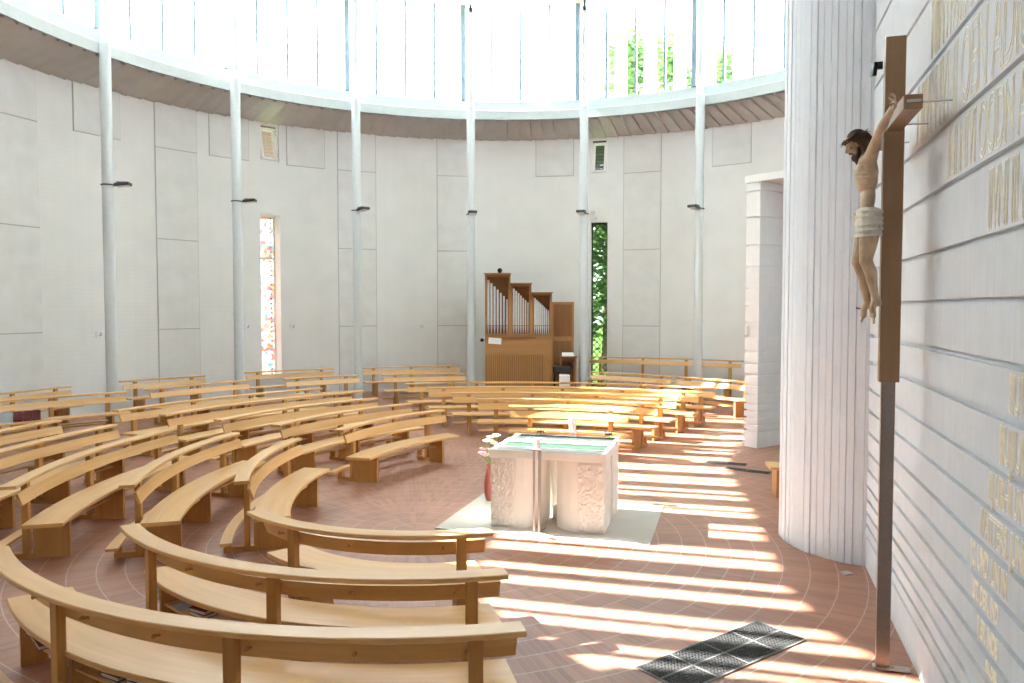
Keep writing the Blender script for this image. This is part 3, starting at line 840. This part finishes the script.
for x0, x1 in ((.02, .32), (AW - .35, AW - .02)):
    # chiselled facing skin on the front pillars
    nx, nz = 15, 34; g0 = len(b.v); rnd = random.Random(int(x0 * 100))
    for j in range(nz + 1):
        for i in range(nx + 1):
            e = 0 if i in (0, nx) or j in (0, nz) else rnd.uniform(.002, .024)
            b.vert((x0 + (x1 - x0) * i / nx, .019 - e, .02 + (AH - .13) * j / nz))
    for j in range(nz):
        for i in range(nx):
            k = g0 + j * (nx + 1) + i; b.face((k, k + 1, k + nx + 2, k + nx + 1))
    b.build('chiselled_face', M['altar_rough'], alt); b = MB()
nx, nz = 40, 40; g0 = 0; rnd = random.Random(9)
for y0, y1 in ((.03, .55), (AD - .55, AD - .03)):
    g0 = len(b.v)
    for j in range(nz + 1):
        for i in range(21):
            e = 0 if i in (0, 20) or j in (0, nz) else rnd.uniform(.002, .012)
            b.vert((AW - .019 + e, y0 + (y1 - y0) * i / 20, .02 + (AH - .13) * j / nz))
    for j in range(nz):
        for i in range(20):
            k = g0 + j * 21 + i; b.face((k, k + 1, k + 22, k + 21))
    b.build('chiselled_face', M['altar_rough'], alt); b = MB()
b = MB(); b.box((AW * .52, AD * .45, .10), (.12, .12, .18), None, .004); tag(b.build('inner_block', M['altar'], alt))
# cloth
ao = AO + V((0, 0, AH))
cl = MB(); w0, w1, d0, d1 = .10, AW - .06, .03, AD - .03
n = 24
for layer, z in ((0, .0012), (1, .0045)):
    for j in range(n + 1):
        for i in range(2): cl.v.append(V((w0 if i == 0 else w1, d0 + (d1 - d0) * j / n, z)))
for layer in range(2):
    for j in range(n):
        k = layer * 2 * (n + 1) + 2 * j; q_ = (k, k + 1, k + 3, k + 2)
        uvq = [(0, j / n), (1, j / n), (1, (j + 1) / n), (0, (j + 1) / n)]
        cl.face(q_ if layer else tuple(reversed(q_)), uvq if layer else list(reversed(uvq)))
top = 2 * (n + 1)
for j in range(n):
    for i in range(2):
        k = 2 * j + i; q_ = (k, k + 2, top + k + 2, top + k); cl.face(q_ if i else tuple(reversed(q_)), [(0, j / n)] * 4)
o = cl.build('altar_cloth', M['altarcloth']); o.location = ao; o.rotation_euler = (0, 0, art)
tag(o, 'green and white striped cloth lying flat on the stone altar', 'cloth')

def candle_stand(p, rz, h, lab, candle_lab, r=.042, ch=.115):
    t = thing('candle_stand', lab, 'candle stand', p, rz, 'tall metal candle stands')
    for k, (x, y) in enumerate(((-.035, 0), (.035, .02), (.035, -.02))):
        b = MB(); b.box((x, y, h / 2 + .02), (.024, .024, h - .04)); b.build('stem', M['steel_bright'], t)
    for a in (200, 330, 80):
        d = polar((0, 0), 1, a); b = MB(); b.box(d * .12 + V((0, 0, .022)), (.25, .03, .018), rz3(radians(a))); b.build('foot', M['metal'], t)
    b = MB(); b.lathe((0, 0, 0), [(.03, h - .03), (.085, h - .012), (.09, h), (.07, h)], 20); b.build('drip_plate', M['metal'], t)
    q = V(p) + V((0, 0, h + .001))
    c_ = thing('candle', candle_lab, 'candle', q, 0, 'white altar candles')
    b = MB(); b.lathe((0, 0, 0), [(r, 0), (r, ch), (r * .8, ch + .006), (.004, ch - .004)], 20); b.build('wax', M['wax'], c_)
    b = MB(); b.tube((0, 0, ch - .006), (.002, 0, ch + .02), .0025, None, 6); b.build('wick', M['black'], c_)
candle_stand((.30, 9.34, .013), radians(-16), 1.05, 'tall metal candle stand before the front of the altar', 'white candle on the stand before the altar')
candle_stand((.87, 11.12, 0), radians(-16), .99, 'tall metal candle stand behind the altar', 'white candle on the stand behind the altar', .05, .19)
for x, lab in ((.37, 'small iron lamp holder at the back left of the altar top'), (1.32, 'small iron lamp holder at the back right of the altar top')):
    p = ao + AE1 * (x) + AE2 * (AD - .04) + V((0, 0, .0055))
    t = thing('lamp_holder', lab, 'candle holder', p, art, 'small iron lamp holders')
    b = MB()
    for k in range(4):
        a = pi / 2 * k + .4; d = V((cos(a), sin(a), 0))
        b.tube(d * .055 + V((0, 0, .004)), d * .03 + V((0, 0, .05)), .005, None, 6); b.tube(d * .03 + V((0, 0, .05)), d * .06 + V((0, 0, .085)), .005, None, 6)
    b.build('prongs', M['iron'], t)
    b = MB(); b.lathe((0, 0, 0), [(.045, .035), (.05, .05), (.05, .055), (.02, .05)], 16); b.build('cup', M['iron'], t)

# flowers left of the altar
t = thing('vase', 'tall dark red floor vase beside the left side of the altar', 'vase', (-.31, 11.03, .01))
b = MB(); b.lathe((0, 0, 0), [(.06, 0), (.085, .1), (.09, .25), (.06, .40), (.045, .48), (.055, .52), (.045, .52), (.04, .47)], 20); b.build('vase_body', M['vase'], t)
t = thing('bouquet', 'bunch of white and pink flowers in the vase left of the altar', 'flowers', (-.31, 11.03, .5))
rnd = random.Random(5)
for k, (x, y, z, kind) in enumerate([(.0, -.02, .40, 'w'), (.09, .02, .42, 'w'), (-.05, .03, .34, 'w'), (.05, -.06, .33, 'w'), (-.10, -.03, .24, 'p'), (-.12, .0, .17, 'p'), (-.07, -.06, .16, 'p'), (.02, -.07, .24, 'w'), (.10, -.04, .30, 'w')]):
    b = MB(); b.tube((x * .1, y * .1, .022), (x, y, z - .03), .005, None, 6); b.build('flower_stem', M['stem'], t)
    b = MB()
    for q in range(7):
        a = 2 * pi * q / 7 + k; b.ell((x + .032 * cos(a), y + .032 * sin(a), z + .012), (.034, .022, .012), rz3(a) @ Matrix.Rotation(-.5, 3, 'Y'), 8, 6)
    for q in range(4):
        a = 2 * pi * q / 4 + k; b.ell((x + .012 * cos(a), y + .012 * sin(a), z + .026), (.018, .014, .014), rz3(a), 8, 6)
    b.build('blossom', M['petal_white' if kind == 'w' else 'petal_pink'], t)
b = MB()
for q in range(12):
    a = rnd.uniform(0, 2 * pi); z = rnd.uniform(.06, .36); d = rnd.uniform(.05, .13)
    b.ell((d * cos(a), d * sin(a), z), (.055, .016, .004), rz3(a) @ Matrix.Rotation(rnd.uniform(-.9, -.2), 3, 'Y'), 8, 4)
b.build('leaves', M['stem'], t)

# ------------------------------------------------------------------ organ
OY = 24.2
org = thing('pipe_organ', 'stepped oak pipe organ with three fields of tin pipes', 'organ', (0, OY, 0))
TW = [(-.84, -.05, 3.79, 3.62, 3.02, 7), (-.05, .60, 3.49, 3.35, 2.92, 7), (.60, 1.24, 3.21, 3.06, 2.67, 8)]
b = MB()
b.box((.20, .62, .94), (2.08, 1.2, 1.88)); b.build('lower_case', M['organ_wood'], org)
for x0, x1, zt, p0, p1, n in TW:
    w = x1 - x0; xm = (x0 + x1) / 2
    b = MB()
    b.box((x0 + .03, .45, (1.88 + zt) / 2), (.06, .9, zt - 1.88)); b.box((x1 - .03, .45, (1.88 + zt) / 2), (.06, .9, zt - 1.88))
    b.box((xm, .45, zt - .03), (w, .9, .06)); b.box((xm, -.012, 1.91), (w, .06, .06))
    b.box((xm, .2, zt + .012), (w + .03, 1.4, .024))
    b.build('tower_frame', M['organ_wood'], org)
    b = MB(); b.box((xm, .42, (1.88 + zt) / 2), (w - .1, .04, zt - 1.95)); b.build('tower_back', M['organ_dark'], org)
    b = MB()     # pierced screen above the pipes, following the slope
    k = 12
    for i in range(k):
        f = (i + .5) / k; z = p0 + (p1 - p0) * f + .06; b.box((x0 + .06 + (w - .12) * f, .1, (z + zt - .05) / 2), (.018, .02, max(.02, zt - .05 - z)))
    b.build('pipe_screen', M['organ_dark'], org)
    for i in range(n):
        f = i / (n - 1); x = x0 + .105 + (w - .21) * f; zt_ = p0 + (p1 - p0) * f; r = .036 - .012 * f - (.004 if w < .7 else 0)
        b = MB(); b.lathe((x, .06, 0), [(.008, 1.94), (r, 2.22), (r, zt_), (r * .6, zt_)], 12)
        b.box((x, .06 - r, 2.27), (r * 1.1, .008, .05))
        b.build('organ_pipe', M['pipe'], org)
    b = MB(); b.box((xm, .01, 2.20), (w - .12, .02, .02)); b.build('pipe_rail', M['organ_wood'], org)
b = MB(); k = 26
for i in range(k): b.box((-.78 + 1.72 * (i + .5) / k, -.012, .70), (.040, .026, 1.18))
b.build('slatted_panel', M['organ_wood'], org)
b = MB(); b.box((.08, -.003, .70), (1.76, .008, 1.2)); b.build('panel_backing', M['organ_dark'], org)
b = MB(); b.box((1.10, -.008, .62), (.22, .02, 1.1)); b.build('access_door', M['organ_wood'], org)
b = MB(); b.box((.2, -.015, 1.82), (1.1, .02, .025)); b.build('stop_rail', M['organ_dark'], org)
b = MB(); b.box((1.59, .65, 1.47), (.70, .8, 2.94)); b.build('side_case', M['organ_wood'], org)
for z0, z1 in ((1.86, 2.86), (.5, 1.72)):
    b = MB(); b.box((1.59, .24, (z0 + z1) / 2), (.56, .02, z1 - z0))
    for i in range(9): b.box((1.35 + .48 * i / 8, .225, (z0 + z1) / 2), (.022, .02, z1 - z0))
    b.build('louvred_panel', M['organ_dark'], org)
b = MB(); b.box((1.74, -.1, 1.24), (.52, .5, .05)); b.box((1.74, .02, 1.15), (.46, .2, .12)); b.build('key_desk', M['organ_dark'], org)
for x in (1.52, 1.96):
    b = MB(); b.box((x, -.05, .6), (.05, .35, 1.2)); b.build('desk_side', M['organ_wood'], org)
b = MB(); b.box((0, 0, 0), (.36, .22, .006)); o = b.build('music_sheet', M['paper']); o.location = (1.72, OY - .2, 1.30); o.rotation_euler = (radians(28), 0, 0)
o.location.z = 1.322
tag(o, 'open white music sheet on the organ key desk', 'paper')
t = thing('organ_stool', 'black padded organ stool in front of the key desk', 'stool', (1.50, OY - .72, 0))
b = MB(); b.box((0, 0, .90), (.52, .34, .22), None, .03); b.build('seat', M['black'], t)
for x in (-.22, .22):
    for y in (-.12, .12):
        b = MB(); b.box((x, y, .395), (.04, .04, .79)); b.build('leg', M['black'], t)
t = thing('white_box', 'white box standing in front of the black organ stool', 'box', (1.56, OY - 1.1, 0))
b = MB(); b.box((0, 0, .37), (.30, .3, .74), None, .006); b.build('box_body', M['white'], t)
b = MB(); b.box((0, 0, .752), (.31, .31, .022), None, .003); b.build('lid', M['white'], t)
o = MB((-.53, OY - .045, 1.73)); o.box((-.53, OY - .045, 1.73), (.40, .012, .19), Matrix.Rotation(radians(4), 3, 'Y')); o = o.build('notice_sheet', M['paper'])
tag(o, 'white sheet of paper fixed to the organ front below the tallest pipes', 'paper')
t = thing('reading_lamp', 'small black lamp on the left corner of the organ front', 'lamp', (-.87, OY - .02, 1.76))
b = MB(); b.tube((.03, 0, 0), (-.05, -.05, .0), .015); b.build('arm', M['black'], t)
b = MB(); b.ell((-.06, -.08, 0), (.055, .055, .06)); b.build('lamp_head', M['black'], t)
t = thing('loudspeaker', 'small round black loudspeaker on top of the tallest organ tower', 'loudspeaker', (-.38, OY + .1, 3.815))
b = MB(); b.box((0, 0, .015), (.1, .1, .03)); b.build('foot', M['black'], t)
b = MB(); b.ell((0, 0, .1), (.075, .07, .075)); b.build('speaker_body', M['black'], t)

# ------------------------------------------------------------------ crucifix
TP = V((2.829, 5.851, 0)); crz = radians(163.72)
cru = thing('crucifix', 'tall wooden crucifix with a carved figure on a steel post by the right wall', 'crucifix', TP, crz)
b = MB(); b.box((-.002, 0, (2.195 + 4.745) / 2), (.138, .085, 2.55), None, .004); b.build('wooden_post', M['cross_wood'], cru)
b = MB(); b.box((.003, 0, 4.10), (.115, 1.44, .095), None, .004); b.build('crossbeam', M['cross_wood'], cru)
b = MB(); b.box((0, .722, 4.105), (.085, .006, .018)); b.build('beam_end_plate', M['metal'], cru)
b = MB(); b.box((0, 0, 1.1), (.095, .05, 2.2)); b.build('steel_post', M['steel'], cru)
b = MB(); b.box((-.11, .02, .016), (.16, .075, .014), None, .003); b.tube((-.07, .02, .016), (-.07, .02, .034), .012); b.tube((-.15, .02, .016), (-.15, .02, .034), .012); b.box((0, .0, .008), (.13, .07, .016))
b.build('floor_bracket', M['metal'], cru)
for s in (.69, .02, -.66):
    z = 4.10 if s else 3.98
    b = MB(); b.tube((-.03, s, z), (-.232, s, z), .007, None, 8); b.build('tie_rod', M['metal'], cru)
# curled name board
b = MB(); n = 10; rows = []
for i in range(n + 1):
    f = i / n; s = -.14 + .28 * f; u = .112 + .02 * sin(f * 2 * pi) + .035 * f; dz = -.07 * f
    rows.append([b.vert((u + d, s, 4.56 + dz + h)) for d, h in ((0, .05), (.009, .05), (.022, -.05), (.013, -.05))])
for r0, r1 in zip(rows, rows[1:]):
    for k in range(4):
        j = (k + 1) % 4; b.face((r0[k], r1[k], r1[j], r0[j]), None, True)
b.face(rows[0]); b.face(rows[-1][::-1])
b.box((.105, 0, 4.55), (.05, .03, .05))
b.build('name_board', M['black'], cru)
# carved figure: one continuous remeshed surface, local axes: x forward, y towards its left, z up
fg = MB()
Ry = lambda a: Matrix.Rotation(radians(a), 3, 'Y'); Rx = lambda a: Matrix.Rotation(radians(a), 3, 'X')
fg.ell((.178, 0, 3.735), (.080, .125, .14), Ry(6), 20, 14)
fg.ell((.185, 0, 3.80), (.065, .125, .07), None, 18, 10)
fg.ell((.166, 0, 3.575), (.054, .098, .12), Ry(-2), 18, 12)
fg.ell((.158, 0, 3.42), (.072, .112, .10), None, 18, 12)
for s in (1, -1):
    fg.ell((.222, s * .055, 3.785), (.035, .055, .04), None, 12, 8)
    for k in range(4):   # ribs
        z = 3.74 - k * .032; sh_ = sqrt(max(.2, 1 - ((z - 3.73) / .15) ** 2))
        pts = [V((.180 + .080 * sh_ * cos(a) - .012 * k * .3, s * .126 * sh_ * sin(a), z - .018 * (a / 1.3) + .02)) for a in (.35, .7, 1.05, 1.4)]
        for p_, q_ in zip(pts, pts[1:]): fg.cap(p_, q_, .0065, .0065, 8)
    # arm
    sh, el, wr = V((.172, s * .125, 3.845)), V((.150, s * .355, 3.985)), V((.112, s * .565, 4.085))
    fg.chain([(V((.19, s * .06, 3.83)), .055), (sh, .050), ((sh * .55 + el * .45), .041), (el, .031), ((el * .65 + wr * .35), .034), (wr, .021)])
    fg.chain([(V((.150, s * .09, 3.75)), .045), (sh - V((0, 0, .01)), .042)])
    pm = V((.100, s * .612, 4.107)); fg.ell(pm, (.017, .042, .031), Rx(s * 24), 12, 9)
    fg.cap(wr, pm, .02, .02)
    ax = V((0, s * .92, .40)).normalized(); up_ = V((0, -s * .40, .92)).normalized()
    for k, (off, ln, sp_) in enumerate(((.0235, .030, 15), (.008, .034, 5), (-.008, .031, -6), (-.0235, .024, -17))):
        dr = ax * cos(radians(sp_)) + up_ * sin(radians(sp_))
        p0 = pm + ax * .030 + up_ * off; p1 = p0 + dr * ln + V((.004, 0, 0)); p2 = p1 + dr * ln * .62 + V((.016, 0, 0)); p3 = p2 + dr * ln * .18 + V((.018, 0, 0))
        fg.chain([(p0, .0068), (p1, .0064), (p2, .0058), (p3, .005)], 10)
    t0 = pm - ax * .012 + up_ * .026; fg.chain([(t0, .0095), (t0 + up_ * .022 + V((.014, 0, 0)) + ax * .01, .0085), (t0 + up_ * .03 + V((.032, 0, 0)) + ax * .022, .007)], 8)
fg.chain([(V((.196, 0, 3.85)), .046), (V((.215, 0, 3.895)), .040), (V((.235, 0, 3.935)), .042)])
# head, bowed forward
hd = Ry(26); hc = V((.252, -.005, 3.985)); H = lambda x, y, z: hc + hd @ V((x, y, z))
fg.ell(H(-.006, 0, .012), (.078, .062, .078), hd, 18, 12); fg.ell(H(.016, 0, -.03), (.056, .052, .07), hd, 16, 12)
fg.ell(H(.045, 0, -.083), (.024, .026, .022), hd); fg.cap(H(.066, 0, .005), H(.086, 0, -.026), .009, .012, 8)
for s in (1, -1):
    fg.cap(H(.064, s * .012, .012), H(.058, s * .040, .008), .010, .008, 8); fg.ell(H(.056, s * .027, -.018), (.014, .018, .014), hd)
    fg.ell(H(.061, s * .024, -.002), (.008, .011, .007), hd); fg.ell(H(-.002, s * .062, -.012), (.014, .008, .022), hd)
fg.cap(H(.066, .016, -.055), H(.066, -.016, -.055), .007, .007, 8)
fg.cap(H(.064, .012, -.066), H(.064, -.012, -.066), .006, .006, 8)
# legs
for s, hip, kn, an, heel, ball, toe in ((1, (.150, .062, 3.36), (.178, .062, 3.10), (.105, .046, 2.825), (.082, .046, 2.785), (.118, .048, 2.695), (.112, .050, 2.645)),
                                        (-1, (.160, -.060, 3.36), (.214, -.058, 3.095), (.146, -.044, 2.80), (.126, -.044, 2.765), (.172, -.046, 2.695), (.188, -.048, 2.655))):
    hip, kn, an, heel, ball, toe = map(V, (hip, kn, an, heel, ball, toe))
    fg.chain([(hip, .078), (hip * .55 + kn * .45, .066), (kn + V((-.004, 0, .04)), .050), (kn, .046), (kn * .68 + an * .32 + V((-.014, 0, 0)), .045), (kn * .35 + an * .65 + V((-.004, 0, 0)), .034), (an, .026)])
    fg.ell(kn + V((.022, 0, .0)), (.026, .03, .034))
    fg.chain([(an, .026), (heel, .024)]); fg.chain([(an, .026), (an * .4 + ball * .6 + V((.01, 0, 0)), .025), (ball, .024)])
    fg.cap(ball + V((0, .014, 0)), ball + V((0, -.014, 0)), .019, .017)
    d = (toe - ball)
    for k in range(5):
        y = (.024 - .012 * k) * (-1 if s > 0 else 1); ln = 1.15 - .12 * k
        fg.cap(ball + V((0, y, 0)) + d * .3, ball + V((0, y, 0)) + d * ln, .0095 - .0008 * k, .0085 - .0008 * k, 8)
raw = D.objects.new('raw', fg.mesh('raw')); COL.objects.link(raw)
md = raw.modifiers.new('r', 'REMESH'); md.mode = 'VOXEL'; md.voxel_size = .0036; md.use_smooth_shade = True
ms = raw.modifiers.new('s', 'SMOOTH'); ms.factor = .5; ms.iterations = 3
bpy.context.view_layer.update()
me = D.meshes.new_from_object(raw.evaluated_get(bpy.context.evaluated_depsgraph_get())); D.objects.remove(raw)
me.name = 'carved_figure'; me.materials.clear(); me.materials.append(M['skin']); me.polygons.foreach_set('use_smooth', [True] * len(me.polygons))
body = D.objects.new('carved_figure', me); COL.objects.link(body); body.parent = cru
body['label'] = 'carved painted figure with bowed head and outstretched arms'
# hair, beard, crown of thorns, loincloth
hb = MB(); rnd = random.Random(11)
hb.ell(H(-.020, 0, .026), (.078, .070, .076), hd, 18, 12); hb.ell(H(-.055, 0, -.035), (.045, .062, .075), hd, 14, 10)
for s in (1, -1):
    for k in range(6):
        x = -.005 - .016 * k; p0 = H(x, s * .066, .01); p1 = H(x - .012, s * .072, -.055); p2 = H(x - .02, s * .075, -.10 - .01 * (k % 2)) + V((.0, s * .008, -.008))
        hb.chain([(p0, .016), (p1, .014), (p2, .008)], 8)
hb.chain([(H(-.07, 0, -.02), .03), (V((.15, .0, 3.935)), .026), (V((.135, .02, 3.915)), .014)], 10)
hb.build('hair', M['hair'], body)
bb = MB()
bb.ell(H(.046, 0, -.096), (.032, .034, .034), hd, 14, 10)
for q in (1, -1):
    bb.chain([(H(.010, q * .056, -.045), .012), (H(.022, q * .048, -.078), .016), (H(.042, q * .026, -.098), .020)], 10)
    bb.chain([(H(.073, q * .004, -.047), .0065), (H(.066, q * .018, -.052), .006), (H(.056, q * .028, -.070), .006)], 8)
bb.chain([(H(.052, .01, -.115), .016), (H(.058, .012, -.140), .006)], 8); bb.chain([(H(.052, -.01, -.115), .016), (H(.058, -.012, -.140), .006)], 8)
bb.build('beard', M['hair'], body)
tb = MB()
for wv in range(3):
    prev = None
    for k in range(25):
        a = 2 * pi * k / 24; ph = wv * 2.1
        p_ = H((.086 + .006 * sin(5 * a + ph)) * cos(a) - .010, (.077 + .006 * sin(5 * a + ph)) * sin(a), .040 + .012 * sin(4 * a + ph))
        if prev is not None: tb.tube(prev, p_, .0065, None, 6)
        prev = p_
for k in range(22):
    a = 2 * pi * k / 22 + .1; p_ = H(.088 * cos(a) - .01, .08 * sin(a), .042); d = hd @ V((cos(a), sin(a), rnd.uniform(-.5, .8)))
    tb.tube(p_, p_ + d * .03, .004, .0008, 5)
tb.build('crown_of_thorns', M['thorn'], body)
lb = MB(); rings = []; nz, na = 14, 48
for j in range(nz + 1):
    f = j / nz; z = 3.285 + .195 * f; row = []
    for k in range(na):
        a = 2 * pi * k / na; fold = .006 * sin(9 * f * pi + 2.2 * sin(a)) + .004 * sin(13 * a + 6 * f)
        ru = .090 + .004 * (1 - f) + fold; rs = .149 + .004 * (1 - f) + fold
        row.append(lb.vert((.157 - .008 * f + ru * cos(a), rs * sin(a), z + .014 * cos(a - .8) * (1 if f > .5 else -.6))))
    rings.append(row)
for r0, r1 in zip(rings, rings[1:]):
    for k in range(na):
        j = (k + 1) % na; lb.face((r0[k], r0[j], r1[j], r1[k]), None, True)
lb.face(rings[0][::-1]); lb.face(rings[-1])
lb.chain([((.225, -.10, 3.47), .026), ((.215, -.13, 3.40), .026), ((.20, -.145, 3.31), .016)], 10)
lb.build('loincloth', M['cloth'], body)
nb = MB()
for p_, d in (((.10, .618, 4.110), (.022, 0, 0)), ((.10, -.618, 4.110), (.022, 0, 0)), ((.17, -.046, 2.74), (.05, 0, .01))):
    nb.tube(p_, V(p_) + V(d), .006, None, 8); nb.ell(V(p_) + V(d), (.006, .011, .011), None, 8, 6)
nb.build('nails', M['iron'], cru)

# ------------------------------------------------------------------ floor grates and small fittings
def grate(P, e1, e2, n1, n2, lab, group, seed=0):
    """corner P, edges e1 (long), e2; n1 x n2 panels"""
    P = V((*P, 0)); e1 = V((*e1, 0)); e2 = V((*e2, 0)); l1, l2 = e1.length, e2.length
    t = thing('floor_grate', lab, 'floor grate', P, atan2(e1.y, e1.x), group)
    sgn = 1 if e1.cross(e2).z > 0 else -1
    b = MB()
    for i in range(n1 + 1): b.box((l1 * i / n1, sgn * l2 / 2, .006), (.010, l2, .012))
    for j in range(n2 + 1): b.box((l1 / 2, sgn * l2 * j / n2, .006), (l1, .010, .012))
    b.build('frame', M['grate_frame'], t)
    b = MB(); k1 = int(l1 / .034); k2 = int(l2 / .034)
    for i in range(k1): b.box((l1 * (i + .5) / k1, sgn * l2 / 2, .0055), (.012, l2, .008))
    for j in range(k2): b.box((l1 / 2, sgn * l2 * (j + .5) / k2, .0055), (l1, .012, .008))
    b.build('grille', M['grate'], t)
    b = MB(); b.box((l1 / 2, sgn * l2 / 2, .0008), (l1, l2, .0014)); b.build('pit', M['black'], t)
GG = 'dark metal floor grates'
grate((.95, 5.85), (1.20, .88), (.345, -.33), 4, 2, 'large dark metal floor grate in the foreground between sun stripes', GG)
grate((3.45, 13.78), (.62, -.30), (.08, .17), 2, 1, 'far narrow dark floor grate before the passage pier', GG)
grate((3.62, 13.22), (.62, -.42), (.08, .15), 2, 1, 'near narrow dark floor grate before the passage pier', GG)
b = MB((3.47, 7.98, 0)); b.box((3.47, 7.98, .004), (.11, .09, .008), rz3(.3), .002); o = b.build('floor_socket', M['metal'])
tag(o, 'small metal floor plate at the foot of the round column', 'floor plate')
for a, z, lab in ((131.34, 2.18, 'small pale wall light left of the left slit window'), (124.44, 2.16, 'small pale wall light right of the left slit window'), (152.4, 2.06, 'small pale wall light beside the leftmost roof column'), (103.99, 2.12, 'small pale wall light between the left slit window and the organ')):
    t = thing('wall_light', lab, 'wall light', polar(C0, RW, a, z), radians(a + 180), 'small pale wall lights')
    b = MB(); b.box((.012, 0, 0), (.022, .17, .17), None, .004); b.build('back_plate', M['panel'], t)
    b = MB(); b.tube((.02, 0, -.02), (.11, 0, -.01), .012); b.tube((.11, 0, -.02), (.11, 0, .06), .028, .02); b.build('holder', M['metal'], t)
p = polar(C0, RW - .035, 75.9, 5.82); t = thing('security_camera', 'small white camera above the right slit window', 'camera', p, radians(75.9 + 180))
b = MB(); b.tube((0, 0, 0), (.10, 0, .02), .03); b.tube((.1, 0, .02), (.14, .06, -.06), .02); b.build('arm', M['white'], t)
b = MB(); b.box((.16, .0, .07), (.2, .1, .09), rz3(.6), .01); b.box((.16, .10, -.1), (.1, .09, .09), rz3(.6), .01); b.build('camera_body', M['pole'], t)
t = thing('wall_hook', 'small metal hook on the sunlit edge of the passage pier', 'hook', (4.66, 15.36, 2.24), atan2(-.28, -.18))
t.rotation_euler = (0, 0, atan2(P1[1] - P2[1], P1[0] - P2[0]) + pi / 2)
b = MB(); b.box((.01, 0, .05), (.02, .04, .2)); b.box((.06, 0, -.04), (.12, .04, .02)); b.build('hook_body', M['metal'], t)

# ------------------------------------------------------------------ trees outside
def tree(x, y, h, r, lab, seed, n=2600, low=.25):
    rnd = random.Random(seed)
    t = thing('tree', lab, 'tree', (x, y, -.5), 0, 'trees outside the windows')
    b = MB(); b.chain([((0, 0, 0), .32), ((.1, .1, h * .4), .24), ((.0, .15, h * .7), .14), ((.1, 0, h * .92), .05)], 8)
    for k in range(9):
        a = rnd.uniform(0, 2 * pi); z = h * rnd.uniform(.3, .8); b.cap((.05, .1, z), (r * .6 * cos(a), r * .6 * sin(a), z + h * .1), .09, .03, 6)
    b.build('trunk', M['bark'], t)
    b = MB(); cl = [(rnd.uniform(0, 2 * pi), rnd.uniform(low, 1), rnd.random()) for _ in range(26)]
    for k in range(n):
        a, f, q = cl[k % 26]; w = r * (1 - .55 * abs(f - .5) * 2) * sqrt(q) * .8
        c = V((w * cos(a), w * sin(a), h * f)) + V((rnd.gauss(0, .55), rnd.gauss(0, .55), rnd.gauss(0, .6)))
        s = rnd.uniform(.16, .34); m = Matrix.Rotation(rnd.uniform(0, 6.3), 3, 'Z') @ Matrix.Rotation(rnd.uniform(-1.2, 1.2), 3, 'X')
        b.quadp([c + m @ V(p) for p in ((-s, 0, 0), (0, -s * .55, .03), (s, 0, 0), (0, s * .55, .03))])
    b.build('foliage', M['leaf'], t)
tree(6.7, 44, 18.0, 1.7, 'green tree seen through the high windows, left of the rightmost roof column', 1)
tree(10.3, 50, 20.0, 2.0, 'tall green tree seen through the high windows behind the rightmost roof column', 2)
tree(14.9, 57, 21.5, 1.9, 'green tree seen through the high windows, right of the rightmost roof column', 3)
tree(4.9, 40, 12.5, 3.0, 'dense green tree filling the right slit window', 4, 3600, .1)

# ------------------------------------------------------------------ light, sky, camera
w = D.worlds.new('sky'); SC.world = w; w.use_nodes = True; nt = w.node_tree; nt.nodes.clear()
o = N(nt, 'ShaderNodeOutputWorld'); bg = N(nt, 'ShaderNodeBackground')
tc = N(nt, 'ShaderNodeTexCoord'); sp = N(nt, 'ShaderNodeSeparateXYZ'); L(nt, tc.outputs['Generated'], sp.inputs[0])
c = ramp(nt, sp.outputs[2], [(0, (.93, .97, 1.0)), (.35, (.84, .92, 1.0)), (1, (.68, .83, 1.0))])
L(nt, c, bg.inputs[0]); bg.inputs[1].default_value = 2.9; L(nt, bg.outputs[0], o.inputs[0])
sun = D.lights.new('sun', 'SUN'); sun.energy = 11.5; sun.angle = radians(.4); sun.color = (1.0, .955, .89)
so = D.objects.new('sun', sun); COL.objects.link(so)
el, az = radians(39.3), radians(-15)
d = V((cos(el) * cos(az), cos(el) * sin(az), -sin(el))); so.rotation_mode = 'QUATERNION'; so.rotation_quaternion = d.to_track_quat('-Z', 'Y'); so.location = (-20, 20, 30)
cam = D.cameras.new('camera'); co = D.objects.new('camera', cam); COL.objects.link(co); SC.camera = co
cam.sensor_width = 36; cam.lens = 36 * 780 / 1024; cam.clip_end = 500; cam.clip_start = .05
co.location = (0, 0, 2.75); co.rotation_euler = (pi / 2 - math.atan(33.5 / 780), 0, 0)
vs = SC.view_settings; vs.view_transform = 'Standard'; vs.look = 'None'; vs.gamma = 1; vs.use_curve_mapping = False; vs.exposure = 2.68
SC.cycles.max_bounces = 10; SC.cycles.diffuse_bounces = 7; SC.cycles.glossy_bounces = 4; SC.cycles.transparent_max_bounces = 16; SC.cycles.transmission_bounces = 8
SC.cycles.use_denoising = True; SC.cycles.sample_clamp_indirect = 8
